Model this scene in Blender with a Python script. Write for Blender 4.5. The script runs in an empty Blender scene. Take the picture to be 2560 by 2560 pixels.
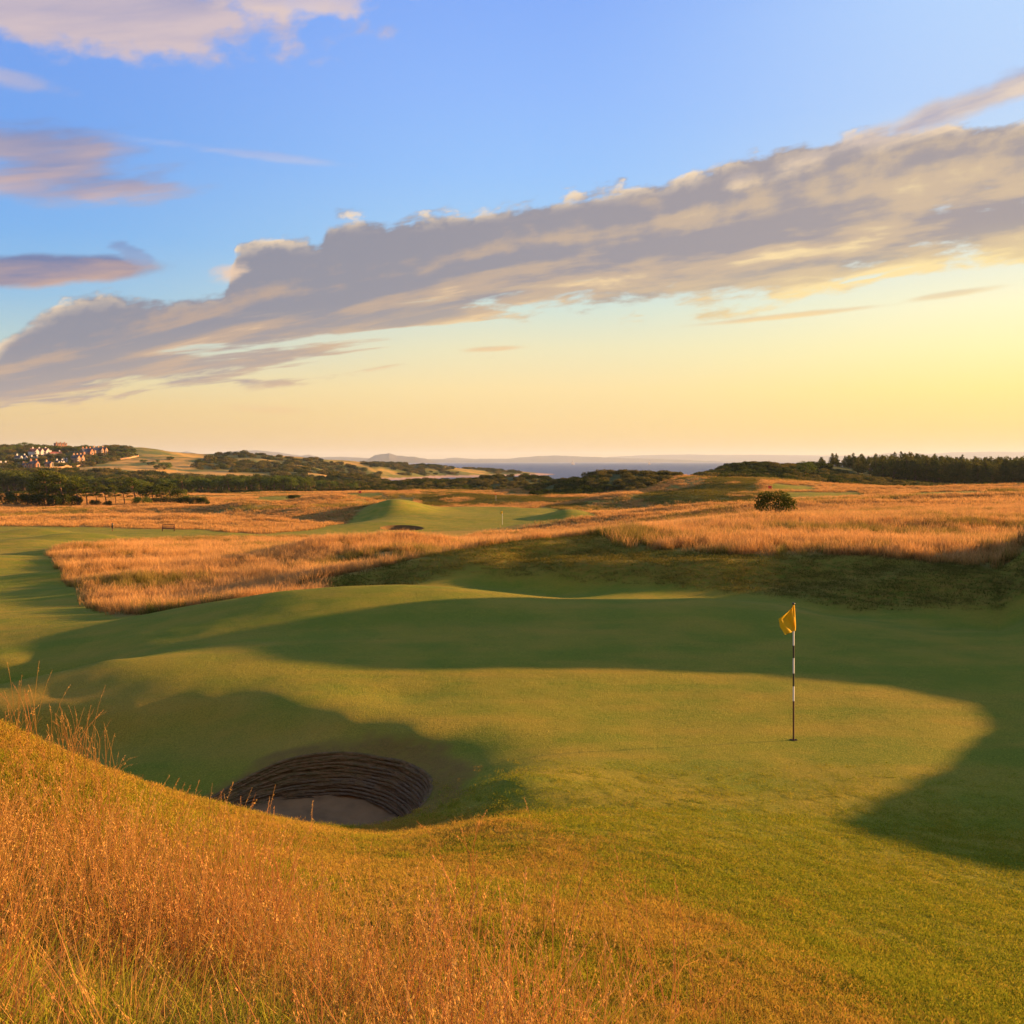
import bpy, math, random
import numpy as np
from mathutils import Vector, Matrix, Euler

random.seed(7)
rng = np.random.default_rng(11)
scene = bpy.context.scene
COL = scene.collection

# ------------------------------------------------------------------ camera
CAM_Z = 4.4
F = 2560.0
HOR = 1153.0
cam_data = bpy.data.cameras.new("camera")
cam = bpy.data.objects.new("camera", cam_data)
COL.objects.link(cam)
cam.location = (0, 0, CAM_Z)
cam.rotation_euler = (math.radians(90), 0, 0)
cam_data.sensor_width = 36.0
cam_data.lens = 36.0 * F / 2560.0
cam_data.shift_y = -(1280 - HOR) / 2560.0
cam_data.clip_start = 0.1
cam_data.clip_end = 60000
scene.camera = cam

# ------------------------------------------------------------------ exposure
scene.view_settings.view_transform = 'Standard'
scene.view_settings.look = 'None'
scene.view_settings.gamma = 1.0
EXPO = 2.0
scene.view_settings.exposure = EXPO
scene.render.engine = 'CYCLES'
scene.cycles.use_denoising = True
scene.cycles.max_bounces = 6
scene.cycles.diffuse_bounces = 3
scene.cycles.transmission_bounces = 4
scene.cycles.volume_bounces = 0
scene.cycles.transparent_max_bounces = 8
scene.cycles.caustics_reflective = False
scene.cycles.caustics_refractive = False

# ------------------------------------------------------------------ sun
SUN_EL = math.radians(9.5)
SUN_AZ = math.radians(74.0)          # clockwise from +Y
sun_dir = Vector((math.sin(SUN_AZ) * math.cos(SUN_EL), math.cos(SUN_AZ) * math.cos(SUN_EL), math.sin(SUN_EL)))
sd = bpy.data.lights.new("sun", 'SUN')
sd.energy = 5.0
sd.angle = math.radians(0.55)
sd.color = (1.0, 0.53, 0.20)
sun = bpy.data.objects.new("sun", sd)
sun.rotation_euler = (-sun_dir).to_track_quat('-Z', 'Y').to_euler()
sun.location = (30, 10, 20)
COL.objects.link(sun)


def lin(c):
    out = []
    for v in c:
        v = v / 255.0
        out.append(v / 12.92 if v <= 0.04045 else ((v + 0.055) / 1.055) ** 2.4)
    return out


# ------------------------------------------------------------------ node expression helper
class E:
    def __init__(s, nt, sock):
        s.nt = nt
        s.s = sock

    def _m(s, op, *o):
        n = s.nt.nodes.new('ShaderNodeMath')
        n.operation = op
        for i, a in enumerate((s,) + o):
            if isinstance(a, E):
                s.nt.links.new(a.s, n.inputs[i])
            else:
                n.inputs[i].default_value = a
        return E(s.nt, n.outputs[0])

    def __add__(s, o): return s._m('ADD', o)
    __radd__ = __add__
    def __sub__(s, o): return s._m('SUBTRACT', o)
    def __rsub__(s, o): return (s * -1.0) + o
    def __mul__(s, o): return s._m('MULTIPLY', o)
    __rmul__ = __mul__
    def __truediv__(s, o): return s._m('DIVIDE', o)
    def min(s, o): return s._m('MINIMUM', o)
    def max(s, o): return s._m('MAXIMUM', o)
    def pow(s, o): return s._m('POWER', o)

    def sm(s, a, b, lo=0.0, hi=1.0):
        n = s.nt.nodes.new('ShaderNodeMapRange')
        n.interpolation_type = 'SMOOTHSTEP'
        s.nt.links.new(s.s, n.inputs[0])
        n.inputs[1].default_value = a
        n.inputs[2].default_value = b
        n.inputs[3].default_value = lo
        n.inputs[4].default_value = hi
        return E(s.nt, n.outputs[0])


def comb(nt, x, y, z=0.0):
    n = nt.nodes.new('ShaderNodeCombineXYZ')
    for i, a in enumerate((x, y, z)):
        if isinstance(a, E):
            nt.links.new(a.s, n.inputs[i])
        else:
            n.inputs[i].default_value = a
    return E(nt, n.outputs[0])


def noise(nt, vec, scale=1.0, detail=5, rough=0.5, lac=2.0, dist=0.0, color=False):
    n = nt.nodes.new('ShaderNodeTexNoise')
    n.noise_dimensions = '3D'
    if vec is not None:
        nt.links.new(vec.s, n.inputs['Vector'])
    n.inputs['Scale'].default_value = scale
    n.inputs['Detail'].default_value = detail
    n.inputs['Roughness'].default_value = rough
    n.inputs['Lacunarity'].default_value = lac
    n.inputs['Distortion'].default_value = dist
    return E(nt, n.outputs[1] if color else n.outputs[0])


def ramp(nt, fac, stops, interp='LINEAR'):
    n = nt.nodes.new('ShaderNodeValToRGB')
    n.color_ramp.interpolation = interp
    nt.links.new(fac.s, n.inputs[0])
    cr = n.color_ramp
    while len(cr.elements) < len(stops):
        cr.elements.new(0.5)
    for e, (p, c) in zip(cr.elements, sorted(stops, key=lambda q: q[0])):
        e.position = p
        e.color = (c[0], c[1], c[2], 1)
    return E(nt, n.outputs[0])


def mixc(nt, fac, a, b, mode='MIX'):
    n = nt.nodes.new('ShaderNodeMix')
    n.data_type = 'RGBA'
    n.blend_type = mode
    ia, ib = n.inputs[6], n.inputs[7]
    if isinstance(fac, E):
        nt.links.new(fac.s, n.inputs[0])
    else:
        n.inputs[0].default_value = fac
    for sck, v in ((ia, a), (ib, b)):
        if isinstance(v, E):
            nt.links.new(v.s, sck)
        else:
            sck.default_value = (v[0], v[1], v[2], 1)
    return E(nt, n.outputs[2])


# ------------------------------------------------------------------ world: sky + clouds by direction
world = bpy.data.worlds.new("World")
scene.world = world
world.use_nodes = True
nt = world.node_tree
nt.nodes.clear()
out = nt.nodes.new('ShaderNodeOutputWorld')
bg = nt.nodes.new('ShaderNodeBackground')
nt.links.new(bg.outputs[0], out.inputs[0])
tc = nt.nodes.new('ShaderNodeTexCoord')
sep = nt.nodes.new('ShaderNodeSeparateXYZ')
nt.links.new(tc.outputs['Generated'], sep.inputs[0])
dx, dy, dz = (E(nt, sep.outputs[i]) for i in range(3))
az = dx._m('ARCTAN2', dy)
hl = (dx * dx + dy * dy).pow(0.5).max(0.001)
el = dz / hl


def pa(px, py):
    a = math.atan((px - 1280) / F)
    return a, (HOR - py) / F * math.cos(a)


def fcurve(x, pts, lo, hi):
    """piecewise smooth curve az -> value"""
    n = nt.nodes.new('ShaderNodeFloatCurve')
    xx = (x + 0.6) / 1.2
    nt.links.new(xx.s, n.inputs['Value'])
    c = n.mapping.curves[0]
    P = [((a + 0.6) / 1.2, (v - lo) / (hi - lo)) for a, v in pts]
    c.points[0].location = P[0]
    c.points[1].location = P[-1]
    for p in P[1:-1]:
        c.points.new(*p)
    for p in c.points:
        p.handle_type = 'AUTO_CLAMPED'
    n.mapping.use_clip = True
    n.mapping.update()
    return E(nt, n.outputs[0]) * (hi - lo) + lo


RS = 1 / 0.62
def rstops(l):
    return [(max(0.0, min(1.0, (e + 0.02) * RS)), lin(c)) for e, c in l]

skyL = ramp(nt, (el + 0.02) * RS, rstops([(-.02, (190, 156, 112)), (.0, (210, 168, 108)), (.02, (222, 184, 122)), (.05, (231, 200, 140)),
    (.075, (222, 212, 168)), (.105, (176, 205, 208)), (.15, (136, 188, 228)), (.21, (112, 174, 238)), (.30, (104, 160, 238)), (.40, (108, 156, 238)), (.56, (96, 140, 225))]))
skyC = ramp(nt, (el + 0.02) * RS, rstops([(-.02, (200, 165, 118)), (.0, (228, 188, 120)), (.03, (244, 206, 136)), (.07, (250, 222, 160)),
    (.11, (236, 228, 186)), (.15, (205, 224, 214)), (.20, (165, 208, 240)), (.28, (146, 194, 252)), (.36, (138, 183, 253)), (.45, (128, 172, 250)), (.56, (112, 156, 240))]))
skyR = ramp(nt, (el + 0.02) * RS, rstops([(-.02, (215, 180, 115)), (.0, (236, 198, 115)), (.03, (248, 213, 120)), (.065, (254, 232, 138)),
    (.10, (255, 242, 172)), (.14, (254, 246, 200)), (.19, (225, 232, 220)), (.25, (198, 220, 240)), (.33, (180, 210, 250)), (.42, (180, 212, 253)), (.56, (150, 190, 248))]))
wR = az.sm(0.02, 0.50)
wL = (az * -1.0).sm(-0.02, 0.50)
# unseen sky behind the camera: warm bright glow added to fill the shade
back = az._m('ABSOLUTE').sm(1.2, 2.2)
sky = mixc(nt, wR, skyC, skyR)
sky = mixc(nt, wL, sky, skyL)
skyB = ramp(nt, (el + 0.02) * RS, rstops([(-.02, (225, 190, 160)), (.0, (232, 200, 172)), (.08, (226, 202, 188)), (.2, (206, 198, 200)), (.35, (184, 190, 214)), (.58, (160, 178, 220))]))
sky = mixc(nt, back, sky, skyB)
nish = nt.nodes.new('ShaderNodeTexSky')
nish.sky_type = 'NISHITA'
nish.sun_disc = False
nish.sun_elevation = SUN_EL
nish.sun_rotation = SUN_AZ
nish.air_density = 1.2
nish.dust_density = 1.5
nishc = mixc(nt, 1.0, E(nt, nish.outputs[0]), (0.45, 0.45, 0.45), 'MULTIPLY')
sky = mixc(nt, 0.04, sky, nishc)

# --- cloud noises (angular space, stretched along the bank)
tilt = 0.20
ss = el - az * tilt
def P(sx, sy, z=0.0, dxx=0.0, dyy=0.0):
    return comb(nt, (az + dxx) * sx, (ss + dyy) * sy, z)
wob = noise(nt, P(9, 14, 3.3), 1, 4, 0.6) - 0.5
n_str = noise(nt, P(4.5, 26, 0.0), 1, 7, 0.58, dist=0.25)
n_str2 = noise(nt, P(4.5, 26, 0.0, 0.03, -0.012), 1, 7, 0.58, dist=0.25)
n_puf = noise(nt, P(22, 30, 5.0), 1, 7, 0.55)
n_puf2 = noise(nt, P(22, 30, 5.0, 0.010, 0.016), 1, 7, 0.55)
n_big = noise(nt, P(2.6, 13, 9.0), 1, 5, 0.5)
n_fine = noise(nt, P(16, 60, 2.0), 1, 6, 0.6)

TOP = [(-60, 905), (60, 800), (200, 735), (300, 722), (440, 725), (560, 705), (600, 600), (700, 590), (800, 583), (825, 548), (1000, 533), (1200, 515),
       (1500, 468), (1700, 435), (1850, 385), (2050, 335), (2300, 312), (2560, 285), (2760, 250)]
BOT = [(-100, 1045), (200, 1015), (400, 978), (800, 925), (1100, 885), (1400, 858), (1700, 832), (2000, 800), (2250, 765), (2560, 722), (2760, 700)]
top = fcurve(az, [pa(*p) for p in TOP], 0.0, 0.5)
bot = fcurve(az, [pa(*p) for p in BOT], 0.0, 0.5)
ht = (top - el) / 0.022
hb = (el - bot) / 0.042
tops = fcurve(az, [pa(*p) for p in ((-60, 860), (300, 770), (700, 655), (1200, 535), (1700, 430), (2200, 325), (2560, 275), (2760, 245))], 0.0, 0.5)
lowf = ((el - bot) / (tops - bot).max(0.035))          # 0 at the base, 1 at the crest
holes = lowf.sm(0.25, 0.75, 1.0, 0.10)
d_top = ht + (n_puf - 0.5) * 2.3 + (n_fine - 0.5) * 0.7
d_bot = hb * 1.0
d_in = ht * 0.0 + 9.0
lf2 = lowf.max(-1.0).min(2.0)
wz = (noise(nt, P(5, 12, 13.3), 1, 4, 0.6) - 0.5) * 0.35
fan = comb(nt, az * 3.4 + wz, lf2 * 2.9 + wz, 1.7)
fan_b = comb(nt, az * 3.4 + 0.10 + wz, lf2 * 2.9 - 0.20 + wz, 1.7)
fan_f = comb(nt, az * 18.0 + wz * 2.0, lf2 * 8.0, 4.7)
nf = noise(nt, fan, 1, 8, 0.54, dist=0.0)
nfb = noise(nt, fan_b, 1, 8, 0.54, dist=0.0)
nff = noise(nt, fan_f, 1, 6, 0.6)
d_bot = hb * 1.1 + 0.25 + (nf - 0.5) * 6.5 + (nff - 0.5) * 1.8 + az.sm(-.45, 0.0, .7, 0.0)
d_in = (nf * 0.66 + nff * 0.34 - 0.43) * 14.0 + 0.5 + (lf2 - 0.30) * 6.0 + az.sm(-.45, 0.0, .5, 0.0)
lay_c = el - az * 0.13
n_lay = noise(nt, comb(nt, az * 3.6 + wz * 2.0, lay_c * 44.0, 21.0), 1, 6, 0.56)
n_lay2 = noise(nt, comb(nt, az * 9.0 + wz * 2.0, lay_c * 90.0, 27.0), 1, 5, 0.55)
d_gap = (n_lay * 0.7 + n_lay2 * 0.3 - 0.50) * 17.0 + (lf2 - 0.15).max(0.0) * 5.6 + az.sm(-0.10, 0.35, 0.0, 2.4) + 0.30
d_low = d_bot.min(d_in).min(d_gap)
a_band = (d_top + (n_fine - 0.5) * 1.0).sm(0.0, 0.5) * d_low.sm(-0.1, 0.95)
relief = (n_str - n_str2) * 3.2
rel2 = ((nf - nfb) * 5.0 + (nff - 0.5) * 0.45) * lf2.sm(0.35, 0.95, 1.0, 0.35) + (n_puf - n_puf2) * 1.1 * lf2.sm(0.3, 0.8) * lf2.sm(0.85, 1.0, 1.0, 0.2)
warm = (0.46 - lf2 * 0.50) + rel2 + (nf - 0.5) * -1.1 + (n_lay - 0.5) * lf2.sm(0.2, 0.7, -1.6, -0.3) + (n_big - 0.5) * 0.5 + az * 0.10 - 0.02
warm = warm.max(0.0).min(1.0)
# right end is lit through from below
c_cool = mixc(nt, az.sm(-0.4, 0.5), lin((138, 140, 156)), lin((164, 154, 156)))
c_mid = mixc(nt, az.sm(-0.4, 0.5), lin((180, 158, 148)), lin((208, 184, 156)))
c_hot = mixc(nt, az.sm(-0.4, 0.5), lin((240, 200, 158)), lin((255, 228, 170)))
cc = mixc(nt, warm.sm(0.0, 0.5), c_cool, c_mid)
cc = mixc(nt, warm.sm(0.5, 1.0), cc, c_hot)
# thin bright rim along the crest
rim = d_top.sm(0.0, 0.25) * d_top.sm(0.25, 0.95, 1.0, 0.0) * (n_puf.sm(0.42, 0.6))
cc = mixc(nt, rim * 0.95, cc, lin((255, 226, 186)))
base_lit = (hb.sm(0.0, 1.6, 1.0, 0.0) + d_gap.sm(0.0, 1.6, 0.75, 0.0)).min(1.0)
cc = mixc(nt, base_lit * (0.45 + az * 0.6).max(0.2).min(0.9), cc, mixc(nt, az.sm(-0.3, 0.4), lin((240, 202, 150)), lin((255, 232, 160))))
sky = mixc(nt, a_band * 0.97, sky, cc)


def blob(px, py, rx, ry, rot, ns, k, lo, hi, colcool, colwarm, op=1.0, wbias=0.0):
    """a separate cloud: ellipse in direction space broken up by noise"""
    global sky
    a0, e0 = pa(px, py)
    ca, sa = math.cos(rot), math.sin(rot)
    X = (az - a0) * ca + (el - e0) * sa
    Y = (el - e0) * ca - (az - a0) * sa
    r = ((X / (rx / F)).pow(2.0) + (Y / (ry / F)).pow(2.0)).pow(0.5)
    d = (1.0 - r) + (ns - 0.5) * k
    al = d.sm(lo, hi) * op
    w = (Y / (ry / F) * -0.45 + 0.45 + relief * 0.8 + (n_big - 0.5) * 0.8 + wbias).max(0.0).min(1.0)
    c = mixc(nt, w, lin(colcool), lin(colwarm))
    sky = mixc(nt, al, sky, c)

nmix = n_puf * 0.5 + n_str * 0.5
nwisp = n_str * 0.6 + n_fine * 0.4
blob(250, 30, 620, 125, 0.06, n_puf, 1.7, 0.0, 0.55, (176, 168, 190), (216, 194, 192), 0.9, 0.15)
blob(700, -10, 260, 75, 0.0, n_puf, 1.8, 0.05, 0.6, (196, 184, 200), (228, 205, 196), 0.75, 0.2)
blob(1000, -22, 130, 26, 0.0, n_puf, 1.6, 0.0, 0.6, (196, 184, 200), (225, 210, 205), 0.6)
blob(50, 200, 120, 30, -0.1, n_puf, 1.8, 0.0, 0.8, (170, 175, 210), (200, 188, 200), 0.6)
blob(60, 380, 420, 95, -0.08, nwisp, 3.2, 0.05, 0.8, (128, 138, 180), (196, 172, 172), 0.9, -0.05)
blob(60, 470, 220, 60, 0.1, nwisp, 3.2, 0.05, 0.9, (140, 148, 186), (206, 176, 170), 0.8, 0.1)
blob(620, 385, 330, 16, -0.05, nwisp, 3.4, 0.05, 0.9, (165, 180, 225), (196, 200, 225), 0.55)
blob(40, 675, 370, 42, 0.10, nmix, 1.6, 0.0, 0.45, (112, 124, 166), (208, 170, 150), 0.95, -0.12)
blob(330, 635, 60, 26, -0.3, n_fine, 2.4, 0.1, 0.7, (120, 138, 185), (150, 160, 195), 0.6)
blob(2440, 255, 560, 46, 0.235, nmix, 2.6, 0.0, 0.7, (176, 170, 186), (255, 226, 186), 0.9, 0.05)
blob(2380, 735, 130, 10, 0.10, nwisp, 2.2, 0.0, 0.8, (222, 200, 165), (250, 220, 160), 0.7)
blob(1240, 872, 110, 9, 0.06, nwisp, 2.2, 0.0, 0.8, (225, 195, 155), (245, 205, 150), 0.8)
blob(1950, 792, 330, 9, 0.07, nwisp, 2.0, 0.0, 0.8, (215, 190, 160), (250, 214, 150), 0.8)
blob(660, 1022, 120, 12, -0.05, nwisp, 2.4, 0.0, 0.9, (236, 205, 150), (240, 195, 140), 0.6)
blob(572, 688, 70, 40, 0.5, n_puf * .6 + n_fine * .4, 3.4, 0.1, 0.9, (225, 195, 180), (250, 215, 175), 0.9, 0.2)
# whole sky, the added warm fill behind the camera included
hsvk = mixc(nt, 1.0, sky, (1, 1, 1), 'MULTIPLY')
BGS = 0.15
kk = 1.0 / (2 ** EXPO) / BGS
skyf = mixc(nt, 1.0, hsvk, (kk, kk, kk), 'MULTIPLY')
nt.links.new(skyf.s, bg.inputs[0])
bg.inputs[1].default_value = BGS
world.cycles.sampling_method = 'MANUAL'
world.cycles.sample_map_resolution = 1024

# ------------------------------------------------------------------ tagging helpers
def tag(o, label=None, cat=None, group=None, kind=None):
    if label: o['label'] = label
    if cat: o['category'] = cat
    if group: o['group'] = group
    if kind: o['kind'] = kind
    return o


def mesh_np(name, V, Fq=None, Ft=None, smooth=False):
    """mesh from numpy arrays of quads and/or triangles"""
    me = bpy.data.meshes.new(name)
    V = np.asarray(V, dtype=np.float32)
    me.vertices.add(len(V))
    me.vertices.foreach_set('co', V.ravel())
    loops = []
    starts = []
    off = 0
    if Fq is not None and len(Fq):
        Fq = np.asarray(Fq, dtype=np.int32)
        loops.append(Fq.ravel())
        starts.append(np.arange(len(Fq), dtype=np.int32) * 4)
        off = Fq.size
    if Ft is not None and len(Ft):
        Ft = np.asarray(Ft, dtype=np.int32)
        loops.append(Ft.ravel())
        starts.append(off + np.arange(len(Ft), dtype=np.int32) * 3)
    if loops:
        L = np.concatenate(loops)
        S = np.concatenate(starts)
        me.loops.add(len(L))
        me.loops.foreach_set('vertex_index', L)
        me.polygons.add(len(S))
        me.polygons.foreach_set('loop_start', S)
        if smooth:
            me.polygons.foreach_set('use_smooth', np.ones(len(S), dtype=bool))
    me.update(calc_edges=True)
    return me


def newobj(name, me, mat=None, parent=None, link=True):
    o = bpy.data.objects.new(name, me)
    if mat is not None:
        me.materials.append(mat)
    if link:
        COL.objects.link(o)
    if parent is not None:
        o.parent = parent
    return o


def empty(name, loc, rz=0.0):
    o = bpy.data.objects.new(name, None)
    o.location = loc
    o.rotation_euler = (0, 0, rz)
    COL.objects.link(o)
    return o
# ================================================================== TERRAIN
def vnoise(x, y, seed=0):
    """value noise 0..1 on arrays"""
    tab = np.random.default_rng(seed).random((256, 256))
    xi = np.floor(x).astype(np.int64); yi = np.floor(y).astype(np.int64)
    fx = x - xi; fy = y - yi
    fx = fx * fx * (3 - 2 * fx); fy = fy * fy * (3 - 2 * fy)
    x0 = xi & 255; x1 = (xi + 1) & 255; y0 = yi & 255; y1 = (yi + 1) & 255
    return (tab[x0, y0] * (1 - fx) * (1 - fy) + tab[x1, y0] * fx * (1 - fy) +
            tab[x0, y1] * (1 - fx) * fy + tab[x1, y1] * fx * fy)


def fbm(x, y, oct=4, seed=0):
    s = 0; a = 1; t = 0
    for k in range(oct):
        s = s + a * (vnoise(x * 2 ** k + 17.3 * k, y * 2 ** k + 9.1 * k, seed + k) - 0.5)
        t += a; a *= 0.5
    return s / t * 2


CP = []          # control points: azimuth, ln Y, z
def cp(px, Y, z):
    CP.append((math.atan((px - 1280) / F), math.log(Y), z))
def vis(*pts):   # seen points: (px, py, Y)
    for px, py, Y in pts:
        cp(px, Y, CAM_Z + (HOR - py) / F * Y)
def line(pts, n):
    """densify a polyline of (px,py,Y) seen points"""
    for (a, b) in zip(pts[:-1], pts[1:]):
        for k in range(n):
            t = k / n
            vis((a[0] + (b[0] - a[0]) * t, a[1] + (b[1] - a[1]) * t, math.exp(math.log(a[2]) * (1 - t) + math.log(b[2]) * t)))
    vis(pts[-1])
def behind(pts, f, dz, n=1):
    for px, py, Y in pts:
        cp(px, Y * f, CAM_Z + (HOR - py) / F * Y + dz)

# under and beside the camera
for px in (-6000, -1500, 0, 1280, 2560, 4000, 8000):
    u = (px - 1280) / F
    cp(px, 0.6, 2.75 - 0.10 * u * 0.6)
    cp(px, 1.5, 2.68 - 0.12 * u * 1.5)
cp(-1400, 4, 2.9); cp(-1400, 8, 2.2); cp(-1400, 14, .3); cp(-1400, 20, -.4); cp(-6000, 8, 1.5); cp(-6000, 20, 0); cp(-1400, 30, -.9)
cp(3600, 4, 1.5); cp(3600, 7, .7); cp(3600, 12, 0.2); cp(8000, 4, 1.0); cp(8000, 8, .3)
vis((0, 2560, 3.8), (640, 2560, 4.15), (1280, 2560, 4.5), (1920, 2560, 5.1), (2560, 2560, 5.8),
    (0, 2200, 6.3), (640, 2250, 6.6), (1280, 2250, 7.0), (1920, 2250, 8.0), (2560, 2250, 9.3),
    (640, 2130, 9), (1280, 2060, 10.5), (1920, 2060, 11.4), (2560, 2060, 12.2),
    (1280, 1950, 13.1), (1600, 1950, 13.6), (1983, 1850, 16.1), (2300, 1850, 16.1), (2560, 1850, 16.3), (1280, 1850, 15.9), (1600, 1850, 16.0),
    (1150, 2080, 10.8), (1000, 2150, 9.2))
ridge = [(-500, 1560, 9.5), (-250, 1720, 9.8), (0, 1855, 10.2), (200, 1940, 11.0), (440, 2010, 11.7), (600, 2046, 12.0), (750, 2062, 12.15)]
vis((1080, 2080, 11.6), (900, 2100, 11.3))
line(ridge, 2)
cp(-500, 13, -.2); cp(-250, 12.8, -.4); cp(0, 12.6, -.2); cp(200, 13.3, -.55); cp(400, 13.8, -.72)
cp(0, 14.5, -.6); cp(200, 15.2, -.62); cp(-300, 15.5, -.6)
cp(330, 14.2, -.74)
# shaded hollow and lit shoulder beyond it
vis((0, 1850, 19.0), (0, 1785, 19.5), (-250, 1790, 19.4), (300, 1850, 18.4), (300, 1795, 18.9), (300, 1730, 20.0), (300, 1910, 17.1), (150, 1850, 18.9), (150, 1790, 19.3), (150, 1740, 20.2),
    (500, 1860, 17.8), (500, 1805, 18.6), (500, 1765, 19.0), (500, 1700, 20.2), (700, 1840, 17.3), (700, 1800, 17.8), (700, 1750, 18.6), (860, 1835, 16.9), (860, 1800, 17.3), (900, 1765, 18.0),
    (1020, 1840, 16.4)); cp(400, 16.2, -.70); cp(400, 15.0, -.78); cp(330, 15.6, -.74)
crest1 = [(-300, 1745, 20.8), (0, 1716, 21.2), (130, 1684, 21.7), (270, 1650, 22.3), (420, 1640, 22.4)]
line(crest1, 2)
cp(-300, 23.7, -1.1); cp(0, 23.9, -1.1); cp(130, 24.4, -.85); cp(250, 25.2, -.45)
vis((0, 1655, 26), (130, 1640, 26.5), (0, 1600, 29), (300, 1600, 27), (0, 1552, 33), (150, 1552, 32.5))
# rim of the pot bunker (outside only)
BC = (-2.95, 14.35); BR = (1.82, 1.95)
for t_, z_ in ((90, -.23), (60, -.22), (35, -.20), (12, -.16), (-12, -.19), (-35, -.20), (-55, -.14), (-90, .02), (-125, .04), (-155, -.45), (180, -.72), (155, -.68), (130, -.50), (110, -.31)):
    t_ = math.radians(t_); x_ = BC[0] + BR[0] * 1.04 * math.cos(t_); y_ = BC[1] + BR[1] * 1.04 * math.sin(t_)
    CP.append((math.atan2(x_, y_), math.log(y_), z_))
vis((1230, 1945, 14.0), (1215, 1995, 12.9), (1200, 1915, 14.8))
# the green and its raised back edge
vis((850, 1675, 20.8), (1280, 1675, 20.8), (1600, 1640, 22.2), (1280, 1560, 26), (1920, 1600, 24.3), (500, 1600, 25.5), (1700, 1740, 19), (2200, 1740, 19),
    (2560, 1700, 20.5), (850, 1580, 25.3), (1000, 1740, 19))
crest2 = [(300, 1548, 32), (500, 1512, 31), (700, 1482, 30.5), (850, 1469, 30.5), (1000, 1464, 30.5), (1150, 1475, 30), (1280, 1492, 29.3), (1400, 1505, 29),
          (1580, 1503, 29), (1750, 1496, 29), (1900, 1510, 28.6), (2100, 1550, 27.2), (2250, 1580, 26.2), (2560, 1586, 26)]
line(crest2, 2)
for px, Y, z in ((500, 34, -.5), (700, 34, -.15), (850, 34, 0), (1000, 34, .15), (1150, 33.5, .2), (1400, 32.5, .0), (1750, 32, .0), (2100, 30, -.15), (2350, 28.5, -.2), (2560, 28.5, -.2)):
    cp(px, Y, z)
# dune on the right: shoulder, lip, face and plateau
shoulder = [(800, 1458, 38), (940, 1435, 38.5), (1033, 1412, 39), (1126, 1393, 39.5), (1219, 1375, 40), (1359, 1354, 41), (1452, 1340, 43), (1592, 1330, 47), (1750, 1318, 52), (1900, 1308, 58)]
line(shoulder, 2)
cp(940, 47, -1.0); cp(1126, 48, -.9); cp(1280, 50, -.8); cp(1452, 56, -.6); cp(1592, 62, -.5); cp(1750, 72, -.3); cp(1900, 78, .0)
lip = [(1330, 1408, 39.5), (1500, 1385, 39.2), (1700, 1381, 38.5), (1860, 1394, 37.2), (2000, 1392, 36.8), (2150, 1392, 36), (2400, 1424, 33.8), (2560, 1440, 32.5)]
line(lip, 2)
vis((1400, 1445, 36.4), (1400, 1485, 35.0), (1400, 1400, 38.4), (1600, 1440, 35.8), (1860, 1450, 34.5), (2150, 1462, 33), (2400, 1500, 30.8), (1250, 1430, 37.4), (1250, 1470, 36.0), (1100, 1440, 37.2), (2560, 1510, 29.8))
vis((1700, 1340, 46), (1900, 1345, 45), (2240, 1340, 48), (2560, 1362, 45), (2240, 1312, 70), (2560, 1316, 68), (2100, 1312, 66))
vis((1935, 1296, 92), (2150, 1280, 104), (2240, 1276, 105), (2560, 1278, 100), (1820, 1303, 90))
cp(3000, 60, 1.2); cp(3000, 90, 1.0); cp(3000, 130, 0); cp(2800, 40, 1.4); cp(2800, 31, .8)
vis((2300, 1250, 150), (2300, 1236, 190), (2300, 1224, 260), (2560, 1247, 150), (2560, 1232, 200), (2560, 1222, 270), (2500, 1206, 440), (2200, 1215, 360), (2560, 1206, 420))
# the left fairway, falling away
vis((0, 1480, 45), (0, 1430, 56), (0, 1350, 105), (0, 1322, 145), (118, 1400, 66), (-400, 1430, 56), (-400, 1480, 45), (-400, 1350, 105), (-400, 1320, 145),
    (300, 1500, 42), (300, 1450, 51), (300, 1400, 66), (300, 1353, 100), (640, 1475, 41), (640, 1420, 52), (640, 1385, 64), (640, 1352, 95), (450, 1350, 98))
cp(700, 36.5, -.6); cp(850, 37, -.5)
moundc = [(700, 1388, 62), (750, 1382, 61), (820, 1366, 61), (900, 1355, 60), (1000, 1343, 60), (1050, 1344, 60), (1100, 1351, 60), (1150, 1372, 58)]
line(moundc, 2)
for px in (750, 900, 1000, 1100): cp(px, 76, -2.1)
vis((900, 1400, 49), (1050, 1392, 49), (800, 1430, 45), (1190, 1378, 60), (1200, 1366, 70))
vis((1300, 1350, 95), (1300, 1335, 118), (1150, 1340, 110), (1000, 1335, 125), (1450, 1330, 115), (900, 1335, 125))
# the second green
vis((1250, 1312, 160), (1250, 1279, 192), (1200, 1325, 138), (1050, 1300, 166), (1020, 1290, 176), (850, 1337, 128), (640, 1337, 138), (640, 1300, 180), (640, 1263, 235),
    (300, 1320, 150), (300, 1290, 190), (300, 1266, 245), (0, 1266, 250), (0, 1290, 190), (450, 1292, 185), (1400, 1300, 168), (1450, 1312, 152), (1300, 1279, 190), (1100, 1281, 186), (-400, 1266, 250), (-400, 1290, 190))
vis((1005, 1308, 157), (1005, 1327, 149), (930, 1325, 150), (1080, 1322, 152)); vis((900, 1305, 158), (950, 1297, 166))
crest3 = [(860, 1300, 172), (900, 1285, 182), (940, 1267, 190), (970, 1256, 194), (1000, 1251, 196), (1025, 1256, 198), (1050, 1264, 199), (1110, 1266, 200), (1180, 1265, 201), (1280, 1266, 200), (1380, 1275, 195), (1440, 1284, 186)]
line(crest3, 2)
for px in (940, 1000, 1110, 1280): cp(px, 212, -5.4)
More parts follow.
